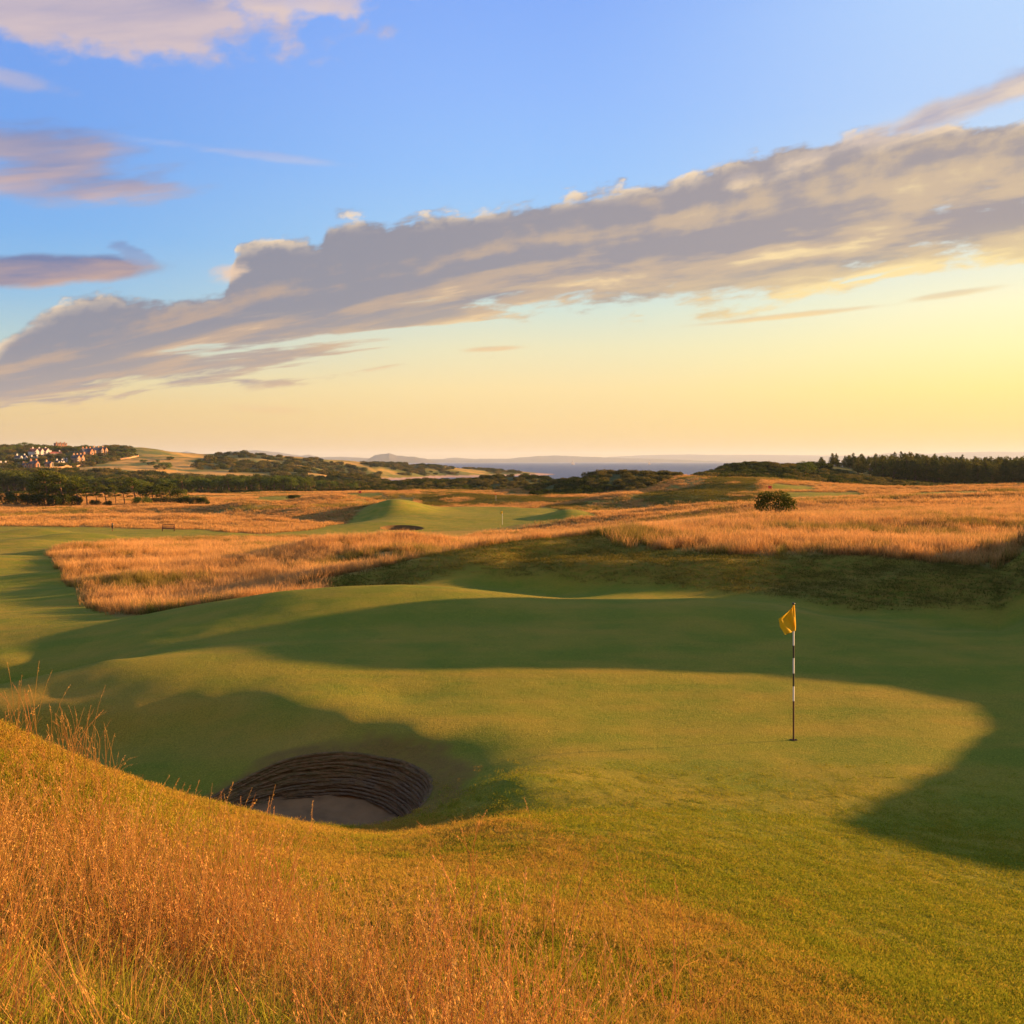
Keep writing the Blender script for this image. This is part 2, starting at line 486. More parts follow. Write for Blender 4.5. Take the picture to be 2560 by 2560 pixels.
vis((1530, 1292, 165), (1600, 1290, 150), (1700, 1282, 138), (1800, 1284, 118), (1550, 1276, 190), (1700, 1273, 170))
vis((860, 1243, 215), (780, 1250, 212), (930, 1252, 222), (700, 1262, 215))
cp(860, 240, -6.2); cp(780, 240, -6.0)
vis((1000, 1238, 265), (1000, 1228, 300), (1280, 1252, 225), (1280, 1238, 280), (1280, 1232, 320), (1150, 1228, 320), (640, 1243, 320), (300, 1243, 330), (0, 1243, 330), (640, 1228, 450),
    (0, 1232, 450), (300, 1230, 450), (1000, 1222, 430), (1280, 1226, 400), (-400, 1232, 450), (1400, 1248, 260))
# gorse dune in the middle
line([(1393, 1210, 310), (1439, 1203, 310), (1479, 1191, 310), (1538, 1186, 312), (1595, 1186, 310), (1651, 1189, 305), (1700, 1192, 300)], 2)
vis((1450, 1247, 272), (1600, 1248, 262), (1350, 1232, 330))
for px in (1393, 1538, 1700): cp(px, 360, -8)
line([(971, 1211, 480), (1020, 1207, 470), (1054, 1200, 465), (1103, 1207, 460), (1156, 1203, 455), (1229, 1193, 450), (1279, 1196, 450), (1340, 1195, 440)], 1)
for px in (971, 1054, 1156, 1279, 1340): cp(px, 540, -9)
line([(760, 1203, 600), (805, 1198, 600), (855, 1191, 600), (898, 1197, 600)], 1)
# right: grass dune, tees, gorse hill, forest floor
line([(1720, 1193, 250), (1780, 1196, 245), (1850, 1205, 232), (1920, 1216, 215)], 2)
vis((1600, 1264, 205), (1800, 1264, 180), (1700, 1235, 225), (1850, 1240, 195))
vis((1930, 1216, 226), (2080, 1216, 230), (2080, 1226, 222), (1940, 1226, 210), (1970, 1235, 197), (2120, 1235, 200), (2170, 1246, 188), (1960, 1244, 188), (2100, 1245, 190), (2060, 1250, 160), (1900, 1262, 150))
line([(1744, 1197, 330), (1793, 1178, 340), (1843, 1166, 345), (1876, 1162, 350), (1919, 1164, 350), (1986, 1169, 350), (2040, 1162, 380), (2100, 1168, 400)], 1)
vis((1850, 1200, 285), (1980, 1203, 285), (2080, 1205, 300), (2150, 1222, 290))
cp(1800, 450, -6); cp(2000, 520, -5); cp(2300, 600, -6); cp(2560, 600, -6); cp(1900, 700, -16); cp(2560, 800, -16); cp(3200, 600, -5); cp(3200, 800, -16)
for px in (1500, 1700, 1900, 2560, 3200): cp(px, 1200, -22); cp(px, 3000, -30)
cp(1500, 430, -11); cp(1500, 600, -16); cp(1400, 700, -17); cp(1700, 600, -16)
# sea inlet, beach and the long headland
cp(1100, 640, -13.0); cp(1250, 640, -14.5); cp(1000, 760, -14.6); cp(1100, 850, -16.5); cp(1250, 850, -17); cp(940, 860, -14.2); cp(1000, 1000, -15.2)
cp(870, 840, -12.9); cp(880, 960, -13.0); cp(1400, 950, -19)
vis((640, 1206, 640), (640, 1180, 800), (400, 1188, 700), (300, 1166, 800), (500, 1176, 800), (820, 1186, 820), (760, 1172, 880))
cp(1100, 1080, -14.7); cp(1250, 1150, -15.5); cp(1100, 1160, -13.3); cp(1250, 1260, -13.6); cp(1386, 1420, -14.3); cp(1500, 1500, -20)
line([(560, 1151, 990), (640, 1147, 1000), (683, 1147, 1020), (756, 1149, 1050), (822, 1152, 1100), (872, 1159, 1150), (955, 1162, 1220), (1054, 1168, 1300), (1120, 1170, 1340), (1203, 1175, 1400), (1280, 1178, 1450), (1340, 1182, 1450)], 1)
for px, Y in ((560, 1300), (755, 1400), (955, 1500), (1120, 1560), (1280, 1600)): cp(px, Y, -17)
# the hill with the village
line([(-400, 1135, 1100), (-150, 1125, 1100), (0, 1126, 1100), (60, 1120, 1100), (110, 1122, 1060), (200, 1124, 1000), (330, 1122, 1000), (400, 1129, 1000), (440, 1138, 1000), (500, 1148, 1000)], 1)
for px in (-400, 0, 330, 500): cp(px, 1500, -5); cp(px, 2500, -25)
vis((100, 1142, 880), (100, 1166, 770), (0, 1190, 560), (-400, 1190, 560), (-400, 1160, 800), (300, 1145, 890), (200, 1172, 720), (300, 1188, 650), (200, 1208, 560), (400, 1212, 560), (600, 1212, 560))
for px in (700, 1000, 1280): cp(px, 3000, -30)
cp(-6000, 60, 0); cp(-6000, 300, -4); cp(-6000, 1000, -2); cp(8000, 300, 0); cp(8000, 1000, -5); cp(-1500, 60, -1.2); cp(-1500, 300, -5); cp(-1500, 800, -2)

# off-frame dune to the right whose long shadow crosses the green, as its crest profile (y, height)
DUNE = [(6, .2), (11, .5), (12.4, 1.1), (13.6, 2.75), (14.8, 3.1), (15.9, 3.15), (16.9, 2.88), (18.2, 2.45), (20.0, 2.1), (21.6, 2.05), (23.4, 2.3), (25.2, 2.75), (26.4, 3.4), (27.6, 4.2), (29, 4.6), (31, 4.75), (33, 5.1), (34.5, 4.6), (36, 2.3), (38, .8), (40, 0), (50, 0)]
DUNE_X = 20.5

A = np.array(CP)
zb_t = np.log(np.array([.5, 3, 6, 12, 18, 30, 60, 120, 200, 400, 700, 1500, 4000]))
zb_z = np.array([2.7, 2.3, 1.6, .1, .1, .1, -.6, -3.2, -4.6, -6.5, -8, -10, -28])
def zbase(t): return np.interp(t, zb_t, zb_z)
sc_ = lambda t: np.exp(0.75 * t)
c2 = 0.014 ** 2
def kern(r2): return np.sqrt(r2 + c2)
n = len(A)
AX = A[:, 0] * 1.0; AT = A[:, 1]
R2 = (AX[:, None] - AX[None]) ** 2 + (AT[:, None] - AT[None]) ** 2
K = kern(R2) - np.eye(n) * 2e-4
rv = (A[:, 2] - zbase(AT)) / sc_(AT)
Kb = np.zeros((n + 1, n + 1)); Kb[:n, :n] = K; Kb[:n, n] = 1; Kb[n, :n] = 1
W = np.linalg.lstsq(Kb, np.append(rv, 0), rcond=None)[0]
AZM = 1.33
ca = np.concatenate([np.linspace(-AZM, AZM, 620)])
ct = np.linspace(math.log(.5), math.log(3600), 900)
coarse = np.zeros((len(ct), len(ca)))
for i, t in enumerate(ct):
    r2 = (ca[:, None] - AX[None]) ** 2 + (t - AT[None]) ** 2
    coarse[i] = kern(r2) @ W[:n] + W[n]

def cr_interp(arr, xs, x0, dxs, axis):
    """Catmull-Rom resampling of a regular grid along one axis"""
    arr = np.moveaxis(arr, axis, 0)
    p = (xs - x0) / dxs
    i = np.clip(np.floor(p).astype(int), 0, arr.shape[0] - 2)
    f = (p - i).reshape((-1,) + (1,) * (arr.ndim - 1))
    g = lambda k: arr[np.clip(i + k, 0, arr.shape[0] - 1)]
    a, b, c, d = g(-1), g(0), g(1), g(2)
    r = b + 0.5 * f * (c - a + f * (2 * a - 5 * b + 4 * c - d + f * (3 * (b - c) + d - a)))
    return np.moveaxis(r, 0, axis)

fa = np.arange(-0.5450, 0.5451, 0.0015)
side = 0.545 + np.cumsum(np.minimum(0.0016 * 1.07 ** np.arange(60), 0.028))
side = side[side < AZM - 0.001]
fa = np.concatenate([-side[::-1], fa, side])
ft = np.concatenate([np.arange(math.log(.5), math.log(11), .008), np.arange(math.log(11), math.log(420), .0052), np.arange(math.log(420), math.log(3500), .009)])
G = cr_interp(cr_interp(coarse, ft, ct[0], ct[1] - ct[0], 0), fa, ca[0], ca[1] - ca[0], 1)
YY = np.exp(ft)[:, None] * np.ones_like(fa)[None]
XX = np.tan(fa)[None] * YY
ZZ = zbase(ft)[:, None] + G * sc_(ft)[:, None]

# off-frame dune
hd = np.interp(YY, [d[0] for d in DUNE], [d[1] for d in DUNE], left=0, right=0)
wx = 4.6 + 0.03 * YY
prof = np.exp(-((XX - DUNE_X) / wx) ** 2) * (XX < DUNE_X) + np.exp(-((XX - DUNE_X) / 12) ** 2) * (XX >= DUNE_X)
prof = prof * np.clip((XX / np.maximum(YY, .1) - 0.475) / 0.10, 0, 1)
ZZ = np.maximum(ZZ, ZZ * (1 - prof) + hd * prof + (fbm(XX / 3, YY / 3, 3, 5) * .12) * prof)
# small relief
def bump(px, Y, h, sx, sy, rot=0.0):
    global ZZ
    x0 = (px - 1280) / F * Y
    c, s = math.cos(rot), math.sin(rot)
    X = (XX - x0) * c + (YY - Y) * s
    Z = -(XX - x0) * s + (YY - Y) * c
    ZZ = ZZ + h * np.exp(-(X / sx) ** 2 - (Z / sy) ** 2)
for a in ((2050, 118, .7, 16, 3.2), (2400, 135, .7, 22, 3.5), (2500, 175, .9, 26, 5), (2350, 215, .8, 30, 5), (2600, 250, 1.0, 40, 7), (1500, 128, .7, 10, 3), (1650, 146, .8, 14, 4),
          (300, 175, .5, 14, 3), (550, 205, .8, 14, 4), (150, 205, .5, 25, 4), (480, 160, .45, 14, 2.5), (700, 168, .7, 10, 3), (60, 118, .25, 12, 2.5), (40, 92, .25, 9, 3),
          (120, 78, .2, 7, 2.0), (20, 64, .22, 6, 2.0), (60, 50, .15, 4, 1.8), (2250, 60, .3, 8, 2.5), (2450, 52, .35, 6, 2), (1900, 56, .25, 5, 2)):
    bump(*a)
for a in ((800, 56, .5, 3.5, 3), (560, 52, .4, 3, 2.5), (1250, 38.2, .22, 2.2, 1.6), (1480, 36.6, .32, 2.2, 1.3), (1750, 35.7, .32, 2.6, 1.4), (2050, 34.2, -.2, 2.2, 1.2), (2300, 33, .26, 2.2, 1.2), (1100, 39.3, .2, 2, 1.2),
          (982, 184, 2.1, 5.6, 8.5), (830, 172, -1.1, 8, 15), (250, 52, .55, 3.5, 4), (330, 45, .45, 3, 4), (215, 72, .6, 4, 4), (200, 106, .8, 5, 5), (60, 88, .5, 4, 4), (100, 128, .7, 5, 4), (-60, 60, .5, 4, 4), (300, 62, .5, 3.5, 3),
          (1420, 172, 1.2, 4, 6), (1540, 215, 1.4, 7, 9), (1700, 205, 1.5, 8, 10), (620, 200, 1.3, 6, 7), (450, 172, .9, 5, 5), (760, 190, .9, 5, 5), (1150, 250, 1.2, 8, 8), (380, 215, .9, 7, 6), (1330, 135, .7, 5, 5), (560, 125, .5, 4, 4)):
    bump(*a)
far = np.clip((YY - 26) / 14, 0, 1)
farther = np.clip((YY - 110) / 120, 0, 1)
ZZ += fbm(XX / 9, YY / 6, 3, 21) * .16 * far
ZZ += fbm(XX / 30, YY / 22, 3, 31) * .8 * farther
hillm = np.clip((YY - 500) / 300, 0, 1)
ZZ += np.abs(fbm(XX / 90, YY / 70, 4, 41)) * 5.0 * hillm * (ZZ > -12) * np.clip((ZZ + 12) / 6, 0, 1)
ZZ += fbm(XX / 1.7, YY / 1.7, 3, 51) * .022 * (1 - far)
# near turf hummocks (rough fringe)
hm = np.clip((11.5 - YY) / 4, 0, 1)
ZZ += fbm(XX / .5, YY / .5, 3, 61) * .022 * hm


def gidx(x, y):
    x = np.asarray(x, float); y = np.asarray(y, float)
    a = np.arctan2(x, np.maximum(y, 1e-3)); t = np.log(np.maximum(y, .5))
    j = np.clip(np.searchsorted(fa, a) - 1, 0, len(fa) - 2)
    i = np.clip(np.searchsorted(ft, t) - 1, 0, len(ft) - 2)
    fj = np.clip((a - fa[j]) / (fa[j + 1] - fa[j]), 0, 1); fi = np.clip((t - ft[i]) / (ft[i + 1] - ft[i]), 0, 1)
    return i, j, fi, fj
def sample(arr, x, y):
    i, j, fi, fj = gidx(x, y)
    return arr[i, j] * (1 - fi) * (1 - fj) + arr[i + 1, j] * fi * (1 - fj) + arr[i, j + 1] * (1 - fi) * fj + arr[i + 1, j + 1] * fi * fj
def H(x, y): return sample(ZZ, x, y)
HY = np.exp(np.linspace(math.log(2.0), math.log(3400), 5000))
def hit(px, py, ymin=2.0):
    u = (px - 1280) / F; v = (HOR - py) / F
    z = H(u * HY, HY); ray = CAM_Z + v * HY
    k = np.nonzero((z >= ray) & (HY >= ymin))[0]
    return HY[k[0]] if len(k) else HY[-1]

# ------------------------------------------------------------------ ground cover outlines (world polygons)
def poly(pts):
    out = []
    for p in pts:
        if len(p) == 2:
            Y = hit(*p)
        else:
            Y = p[2]
        out.append((math.atan((p[0] - 1280) / F), math.log(Y)))
    return np.array(out)
AAg = np.ones_like(ft)[:, None] * fa[None]; TTg = ft[:, None] * np.ones_like(fa)[None]
def inside(pl, aa=None, tt=None):
    aa = AAg if aa is None else aa; tt = TTg if tt is None else tt
    r = np.zeros(aa.shape, bool)
    n = len(pl)
    for i in range(n):
        x1, y1 = pl[i]; x2, y2 = pl[(i + 1) % n]
        if y1 == y2: continue
        c = ((y1 > tt) != (y2 > tt)) & (aa < (x2 - x1) * (tt - y1) / (y2 - y1) + x1)
        r ^= c
    return r
jx = AAg + fbm(XX / 1.2, YY / 1.2, 3, 71) * .0015
jt = TTg + fbm(XX / 1.5, YY / 1.5, 3, 72) * .006
def ins(pts): return inside(poly(pts), jx, jt).astype(float)

nb = fbm(XX / 14, YY / 10, 4, 81)
fesc = ((TTg > math.log(33.0)) & (TTg < math.log(900))).astype(float)
# left fairway
left_fw = ins([(-3000, 0, 30), (300, 0, 32.2), (225, 0, 38), (165, 0, 48), (150, 0, 56), (118, 0, 67), (160, 0, 76), (300, 0, 96), (480, 0, 101), (700, 0, 103), (900, 0, 103), (1000, 0, 104),
               (1150, 0, 100), (1200, 0, 112), (1300, 0, 126), (1420, 0, 130), (1520, 0, 146), (1500, 0, 165), (1440, 0, 186), (1380, 0, 205), (1000, 0, 208), (930, 0, 192), (860, 0, 172), (780, 0, 150),
               (640, 0, 136), (500, 0, 146), (400, 0, 147), (300, 0, 147), (260, 0, 150), (-3000, 0, 150)])
# green surrounds behind the raised edge
surr = ins([(560, 0, 30), (560, 0, 31.6), (700, 0, 34.0), (850, 0, 36.0), (1000, 0, 36.0), (1150, 0, 37.5), (1350, 0, 36.5), (1700, 0, 34), (2100, 0, 31), (2560, 0, 29.5), (4000, 0, 25), (4000, 0, 20), (560, 0, 20)])
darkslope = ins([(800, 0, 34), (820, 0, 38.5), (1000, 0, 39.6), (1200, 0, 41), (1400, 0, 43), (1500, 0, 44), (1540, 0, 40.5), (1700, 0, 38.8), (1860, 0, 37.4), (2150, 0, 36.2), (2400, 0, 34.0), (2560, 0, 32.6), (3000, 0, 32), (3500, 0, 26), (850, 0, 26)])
tees = np.maximum.reduce([ins([(930, 0, 290), (1040, 0, 290), (1050, 0, 330), (940, 0, 330)]), ins([(830, 0, 262), (960, 0, 262), (960, 0, 280), (860, 0, 280)]), ins([(960, 0, 240), (1040, 0, 240), (1040, 0, 255), (960, 0, 255)]),
    ins([(1925, 0, 208), (2040, 0, 208), (2040, 0, 232), (1925, 0, 232)]), ins([(1950, 0, 184), (2190, 0, 180), (2150, 0, 202), (1965, 0, 202)]), ins([(2260, 0, 170), (2480, 0, 168), (2450, 0, 205), (2290, 0, 200)]),
    ins([(440, 0, 300), (640, 0, 300), (640, 0, 345), (470, 0, 345)]), ins([(640, 0, 240), (720, 0, 260), (800, 0, 300), (640, 0, 300)])])
midslope = ins([(1050, 0, 212), (1500, 0, 200), (1900, 0, 150), (1900, 0, 250), (1700, 0, 260), (1280, 0, 290), (1050, 0, 280)])
midslope = np.maximum(midslope, ins([(1400, 0, 262), (1600, 0, 262), (1700, 0, 295), (1740, 0, 250), (1850, 0, 228), (1900, 0, 212), (1860, 0, 182), (1650, 0, 185), (1560, 0, 195), (1500, 0, 200)]))
midslope = np.maximum(midslope, ins([(560, 0, 186), (700, 0, 180), (860, 0, 176), (930, 0, 195), (860, 0, 208), (700, 0, 204), (600, 0, 205)]) * .0)
midslope = midslope * np.clip(.62 + fbm(XX / 11, YY / 9, 4, 97) * 1.8, 0, 1)  # shade of the far faces is put into this darker grass cover
bx_, by_ = (1938 - 1280) / F * 78, 78
bushclear = (((XX - bx_) / 3.0) ** 2 + ((YY - by_ + 2) / 4.0) ** 2 < 1).astype(float)
fesc = fesc * (1 - midslope) * (1 - bushclear)
fesc = fesc * (1 - left_fw) * (1 - np.clip(surr + darkslope, 0, 1)) * (1 - tees)
scrub = np.maximum.reduce([
    ins([(1340, 0, 275), (1480, 0, 262), (1590, 0, 262), (1640, 0, 280), (1700, 0, 302), (1700, 0, 380), (1340, 0, 380), (1280, 0, 330)]),
    ins([(960, 0, 400), (1100, 0, 385), (1400, 0, 385), (1400, 0, 560), (940, 0, 560)]),
    ins([(1740, 0, 300), (1850, 0, 275), (2000, 0, 272), (2100, 0, 250), (2200, 0, 262), (2350, 0, 290), (3600, 0, 300), (3600, 0, 700), (1740, 0, 420)]),
    ins([(-800, 0, 400), (300, 0, 410), (1000, 0, 420), (960, 0, 700), (500, 0, 690), (-800, 0, 640)])])
hill_scrub = (fbm(XX / 60, YY / 60, 4, 91) + .12 > 0.05) * (YY > 640) * (XX > -300)
village = ins([(-900, 0, 640), (40, 0, 690), (200, 0, 760), (290, 0, 850), (330, 0, 900), (330, 0, 1150), (-900, 0, 1300)])
hill_scrub = np.maximum(hill_scrub.astype(float) * (1 - ins([(150, 0, 640), (480, 0, 640), (500, 0, 1050), (330, 0, 1000), (290, 0, 850), (200, 0, 760)])), village)
scrub = np.maximum(scrub, hill_scrub * (ZZ > -12.3))
beach = ((ZZ < -12.2) & (YY > 560)).astype(float)
fesc = fesc * (1 - scrub) * (1 - beach)
hillgrass = ((YY >= 900) & (ZZ > -12.2)) * (1 - scrub)
fesc = np.maximum(fesc, hillgrass * .8)
dry = np.zeros_like(ZZ)
# semi-rough turf in front of the camera: tawny
d1 = ins([(-4000, 0, .5), (-4000, 0, 11), (0, 0, 13), (600, 0, 12.6), (850, 0, 12.4), (1100, 0, 12.9), (1240, 0, 11.6), (1450, 0, 9.0), (1900, 0, 6.6), (2400, 0, 5.0), (3200, 0, 3.0), (6000, 0, 1.5), (6000, 0, .5)])
dry = np.maximum(dry, d1 * .85)
dry = np.maximum(dry, ins([(-900, 0, 18.2), (150, 0, 18.0), (450, 0, 17.6), (700, 0, 16.2), (820, 0, 15.6), (1100, 0, 15.2), (1180, 0, 14), (1200, 0, 15.2), (900, 0, 17), (500, 0, 19.2), (300, 0, 20.8), (250, 0, 22.6), (0, 0, 21), (-900, 0, 21)]) * .7)
dry = np.maximum(dry, ins([(-600, 0, 66), (100, 0, 66), (90, 0, 90), (-600, 0, 96)]) * .2)
dry = np.maximum(dry, ins([(1180, 0, 104), (1300, 0, 112), (1500, 0, 150), (1440, 0, 158), (1300, 0, 152), (1100, 0, 146), (1000, 0, 135), (1100, 0, 118)]) * .8)
def blur(a, k):
    for ax in (0, 1):
        for _ in range(2):
            c = np.cumsum(np.pad(a, [(k + 1, k) if q == ax else (0, 0) for q in (0, 1)], mode='edge'), axis=ax)
            a = (np.take(c, range(2 * k + 1, c.shape[ax]), ax) - np.take(c, range(0, c.shape[ax] - 2 * k - 1), ax)) / (2 * k + 1)
    return a
dry = blur(dry, 9)
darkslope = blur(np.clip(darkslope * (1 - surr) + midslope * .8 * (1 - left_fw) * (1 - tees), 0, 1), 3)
fesc_soft = blur(fesc, 1)

# ------------------------------------------------------------------ bunker hole in the sheet
BUNKERS = [(BC, BR), (((1005 - 1280) / F * 153.2, 153.2), (3.3, 2.9)), (((1497 - 1280) / F * 153, 153), (1.3, 1.8))]
nT, nA = ZZ.shape
vid = np.arange(nT * nA).reshape(nT, nA)
q = np.stack([vid[:-1, :-1], vid[:-1, 1:], vid[1:, 1:], vid[1:, :-1]], -1).reshape(-1, 4)
VX = XX.ravel().copy(); VY = YY.ravel().copy(); VZ = ZZ.ravel().copy()
for (bc_, br_) in BUNKERS:
    rf = (np.sqrt(((XX - bc_[0]) / br_[0]) ** 2 + ((YY - bc_[1]) / br_[1]) ** 2)).ravel()
    q = q[~((rf[q] < 1).all(1))]
    used = np.zeros(len(rf), bool); used[q.ravel()] = True
    sn = used & (rf < 1)
    k = 1 / np.maximum(rf[sn], 1e-6)
    VX[sn] = bc_[0] + (VX[sn] - bc_[0]) * k; VY[sn] = bc_[1] + (VY[sn] - bc_[1]) * k
    VZ[sn] = H(VX[sn], VY[sn])

# ground behind the camera: simple flat-ish skirt
me = mesh_np("ground", np.stack([VX, VY, VZ], -1), Fq=q, smooth=True)
def fattr(me, name, arr):
    a = me.attributes.new(name, 'FLOAT', 'POINT')
    a.data.foreach_set('value', np.asarray(arr, dtype=np.float32).ravel())
fattr(me, 'fescue', fesc_soft); fattr(me, 'scrub', blur(scrub, 1)); fattr(me, 'beach', beach); fattr(me, 'dry', dry); rho_ = np.sqrt(((XX - BC[0]) / BR[0]) ** 2 + ((YY - BC[1]) / BR[1]) ** 2)
bare = np.clip((1.30 + .10 * np.clip((XX - BC[0]) / BR[0], -1, 1) + fbm(XX / .5, YY / .5, 3, 95) * .16 - rho_) / .16, 0, 1)
fattr(me, 'bare', bare)
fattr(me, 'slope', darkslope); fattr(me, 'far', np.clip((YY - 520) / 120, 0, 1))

def mat_new(name):
    m = bpy.data.materials.new(name)
    m.use_nodes = True
    m.node_tree.nodes.clear()
    o = m.node_tree.nodes.new('ShaderNodeOutputMaterial')
    return m, m.node_tree, o
def attr(nt, name):
    n = nt.nodes.new('ShaderNodeAttribute'); n.attribute_name = name
    return E(nt, n.outputs['Fac'])
def geo_pos(nt):
    n = nt.nodes.new('ShaderNodeNewGeometry')
    return E(nt, n.outputs['Position'])
def bsdf(nt, color, rough=0.9, spec=0.2, normal=None, sheen=0.0):
    b = nt.nodes.new('ShaderNodeBsdfPrincipled')
    if isinstance(color, E): nt.links.new(color.s, b.inputs['Base Color'])
    else: b.inputs['Base Color'].default_value = (*color, 1)
    if isinstance(rough, E): nt.links.new(rough.s, b.inputs['Roughness'])
    else: b.inputs['Roughness'].default_value = rough
    b.inputs['Specular IOR Level'].default_value = spec
    if normal is not None: nt.links.new(normal.s, b.inputs['Normal'])
    return b
def bumpn(nt, h, dist, strength=1.0):
    n = nt.nodes.new('ShaderNodeBump')
    nt.links.new(h.s, n.inputs['Height'])
    n.inputs['Distance'].default_value = dist
    n.inputs['Strength'].default_value = strength
    return E(nt, n.outputs[0])
def scl(nt, v, x, y, z, rot=0.0):
    n = nt.nodes.new('ShaderNodeMapping')
    nt.links.new(v.s, n.inputs[0])
    n.inputs['Rotation'].default_value = (0, 0, rot)
    n.inputs['Scale'].default_value = (x, y, z)
    return E(nt, n.outputs[0])

m_ground, nt, mo = mat_new("turf_ground")
p = geo_pos(nt)
n1 = noise(nt, p, .55, 6, .6)
n2 = noise(nt, p, 5.0, 5, .65)
n3 = noise(nt, scl(nt, p, 1, 1, 1), 38.0, 4, .7)
nbig = noise(nt, p, .07, 4, .5)
mow = noise(nt, scl(nt, p, .16, 1.1, 1, math.radians(38)), .9, 3, .5)     # streaks left by mowing and wear
lush = mixc(nt, n1.sm(.35, .65), (.115, .150, .007), (.170, .175, .010))
dryc = mixc(nt, n2.sm(.3, .7), (.36, .20, .026), (.28, .185, .022))
dfac = (attr(nt, 'dry') + (n1 - .5) * 1.1 + (mow - .5) * 1.4 + (n2 - .5) * .55 + .18).max(0.0).min(1.0)
gcol = mixc(nt, dfac, lush, dryc)
n4 = noise(nt, p, 95.0, 3, .7)
gcol = mixc(nt, ((n3 - .5).max(0.0) * 2.0 + (n4 - .5).max(0.0) * 1.6).min(.8), gcol, (.46, .36, .05))
gcol = mixc(nt, ((.5 - n3).max(0.0) * 2.6 + (.5 - n4).max(0.0) * 1.6).min(.8), gcol, (.05, .07, .006))
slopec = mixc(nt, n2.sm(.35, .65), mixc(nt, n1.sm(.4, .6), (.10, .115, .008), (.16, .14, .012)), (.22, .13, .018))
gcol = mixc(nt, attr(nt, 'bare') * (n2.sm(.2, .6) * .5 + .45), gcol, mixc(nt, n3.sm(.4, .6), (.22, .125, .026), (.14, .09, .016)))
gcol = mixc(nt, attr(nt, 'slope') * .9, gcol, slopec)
fcol = mixc(nt, n1.sm(.35, .65), (.26, .17, .035), (.17, .13, .028))
fcol = mixc(nt, nbig.sm(.5, .7), fcol, (.10, .11, .018))
nvf = noise(nt, p, .022, 6, .65)
farg = attr(nt, 'far')
fcol = mixc(nt, farg, fcol, mixc(nt, nvf.sm(.42, .60), (.46, .26, .06), (.10, .12, .025)))
gcol = mixc(nt, attr(nt, 'fescue'), gcol, fcol)
scol = mixc(nt, n1.sm(.4, .6), (.035, .045, .008), (.07, .075, .014))
gcol = mixc(nt, attr(nt, 'scrub'), gcol, scol)
gcol = mixc(nt, attr(nt, 'beach'), gcol, (.36, .24, .16))
hgt = n3 * .5 + n2 * .6
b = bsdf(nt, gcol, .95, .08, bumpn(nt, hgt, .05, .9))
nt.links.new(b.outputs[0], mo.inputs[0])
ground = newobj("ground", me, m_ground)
tag(ground, kind='structure')

# ------------------------------------------------------------------ sea
m_sea, nt, mo = mat_new("sea_water")
p = geo_pos(nt)
w1 = noise(nt, scl(nt, p, .25, 1, 1), .25, 5, .6)
w2 = noise(nt, scl(nt, p, .01, .03, 1), .3, 4, .6)
b = bsdf(nt, mixc(nt, w2, (.035, .055, .08), (.05, .07, .09)), .45, .35, bumpn(nt, w1, 1.5, 1.0))
nt.links.new(b.outputs[0], mo.inputs[0])
S = 28000
sea = newobj("sea", mesh_np("sea", [(-S, 480, -14), (S, 480, -14), (S, S, -14), (-S, S, -14)], Fq=[(0, 1, 2, 3)]), m_sea)
tag(sea, kind='structure')
# ================================================================== FAR HILLS
def simple_mat(name, color, rough=.9, spec=.2, var=0.0, scale=3.0, color2=None, bump=None):
    m, nt, mo = mat_new(name)
    if color2 is None:
        color2 = tuple(c * (1 - .35) for c in color)
    t = nt.nodes.new('ShaderNodeTexCoord')
    nn = noise(nt, E(nt, t.outputs['Object']), scale, 5, .6)
    c = mixc(nt, nn.sm(.35, .65), color, color2) if var > 0 else mixc(nt, nn * .15, color, color2)
    nrm = bumpn(nt, nn, bump, .7) if bump else None
    b = bsdf(nt, c, rough, spec, nrm)
    nt.links.new(b.outputs[0], mo.inputs[0])
    return m

m_hills = simple_mat("distant_hills", (.06, .065, .045), .95, .05, 1, .0012, (.10, .085, .05))
def far_ridge(name, prof, D, depth, seed):
    px = np.array([p[0] for p in prof], float); py = np.array([p[1] for p in prof], float)
    n = 260
    u = np.linspace(px[0], px[-1], n)
    zt = CAM_Z + (HOR - np.interp(u, px, py)) / F * D
    zt = zt + fbm(u / 14, u * 0, 3, seed) * D * .0004
    X = (u - 1280) / F * D
    ts = np.linspace(-1, 1, 17)
    V = []
    for t in ts:
        bell = (1 - t * t) ** 1.2
        nz = 1 + fbm(X / (depth * .35), X * 0 + t * 4, 4, seed + 3) * .5 * abs(t)
        z = -22 + (zt + 22) * bell * np.clip(nz, .3, 1.0 + .0 * t) if abs(t) > .01 else zt
        V.append(np.stack([X * (1 + t * depth / D), np.full(n, D + t * depth), z], -1))
    V = np.concatenate(V)
    vid = np.arange(len(ts) * n).reshape(len(ts), n)
    q = np.stack([vid[:-1, :-1], vid[:-1, 1:], vid[1:, 1:], vid[1:, :-1]], -1).reshape(-1, 4)
    tag(newobj(name, mesh_np(name, V, Fq=q, smooth=True), m_hills), kind='structure')

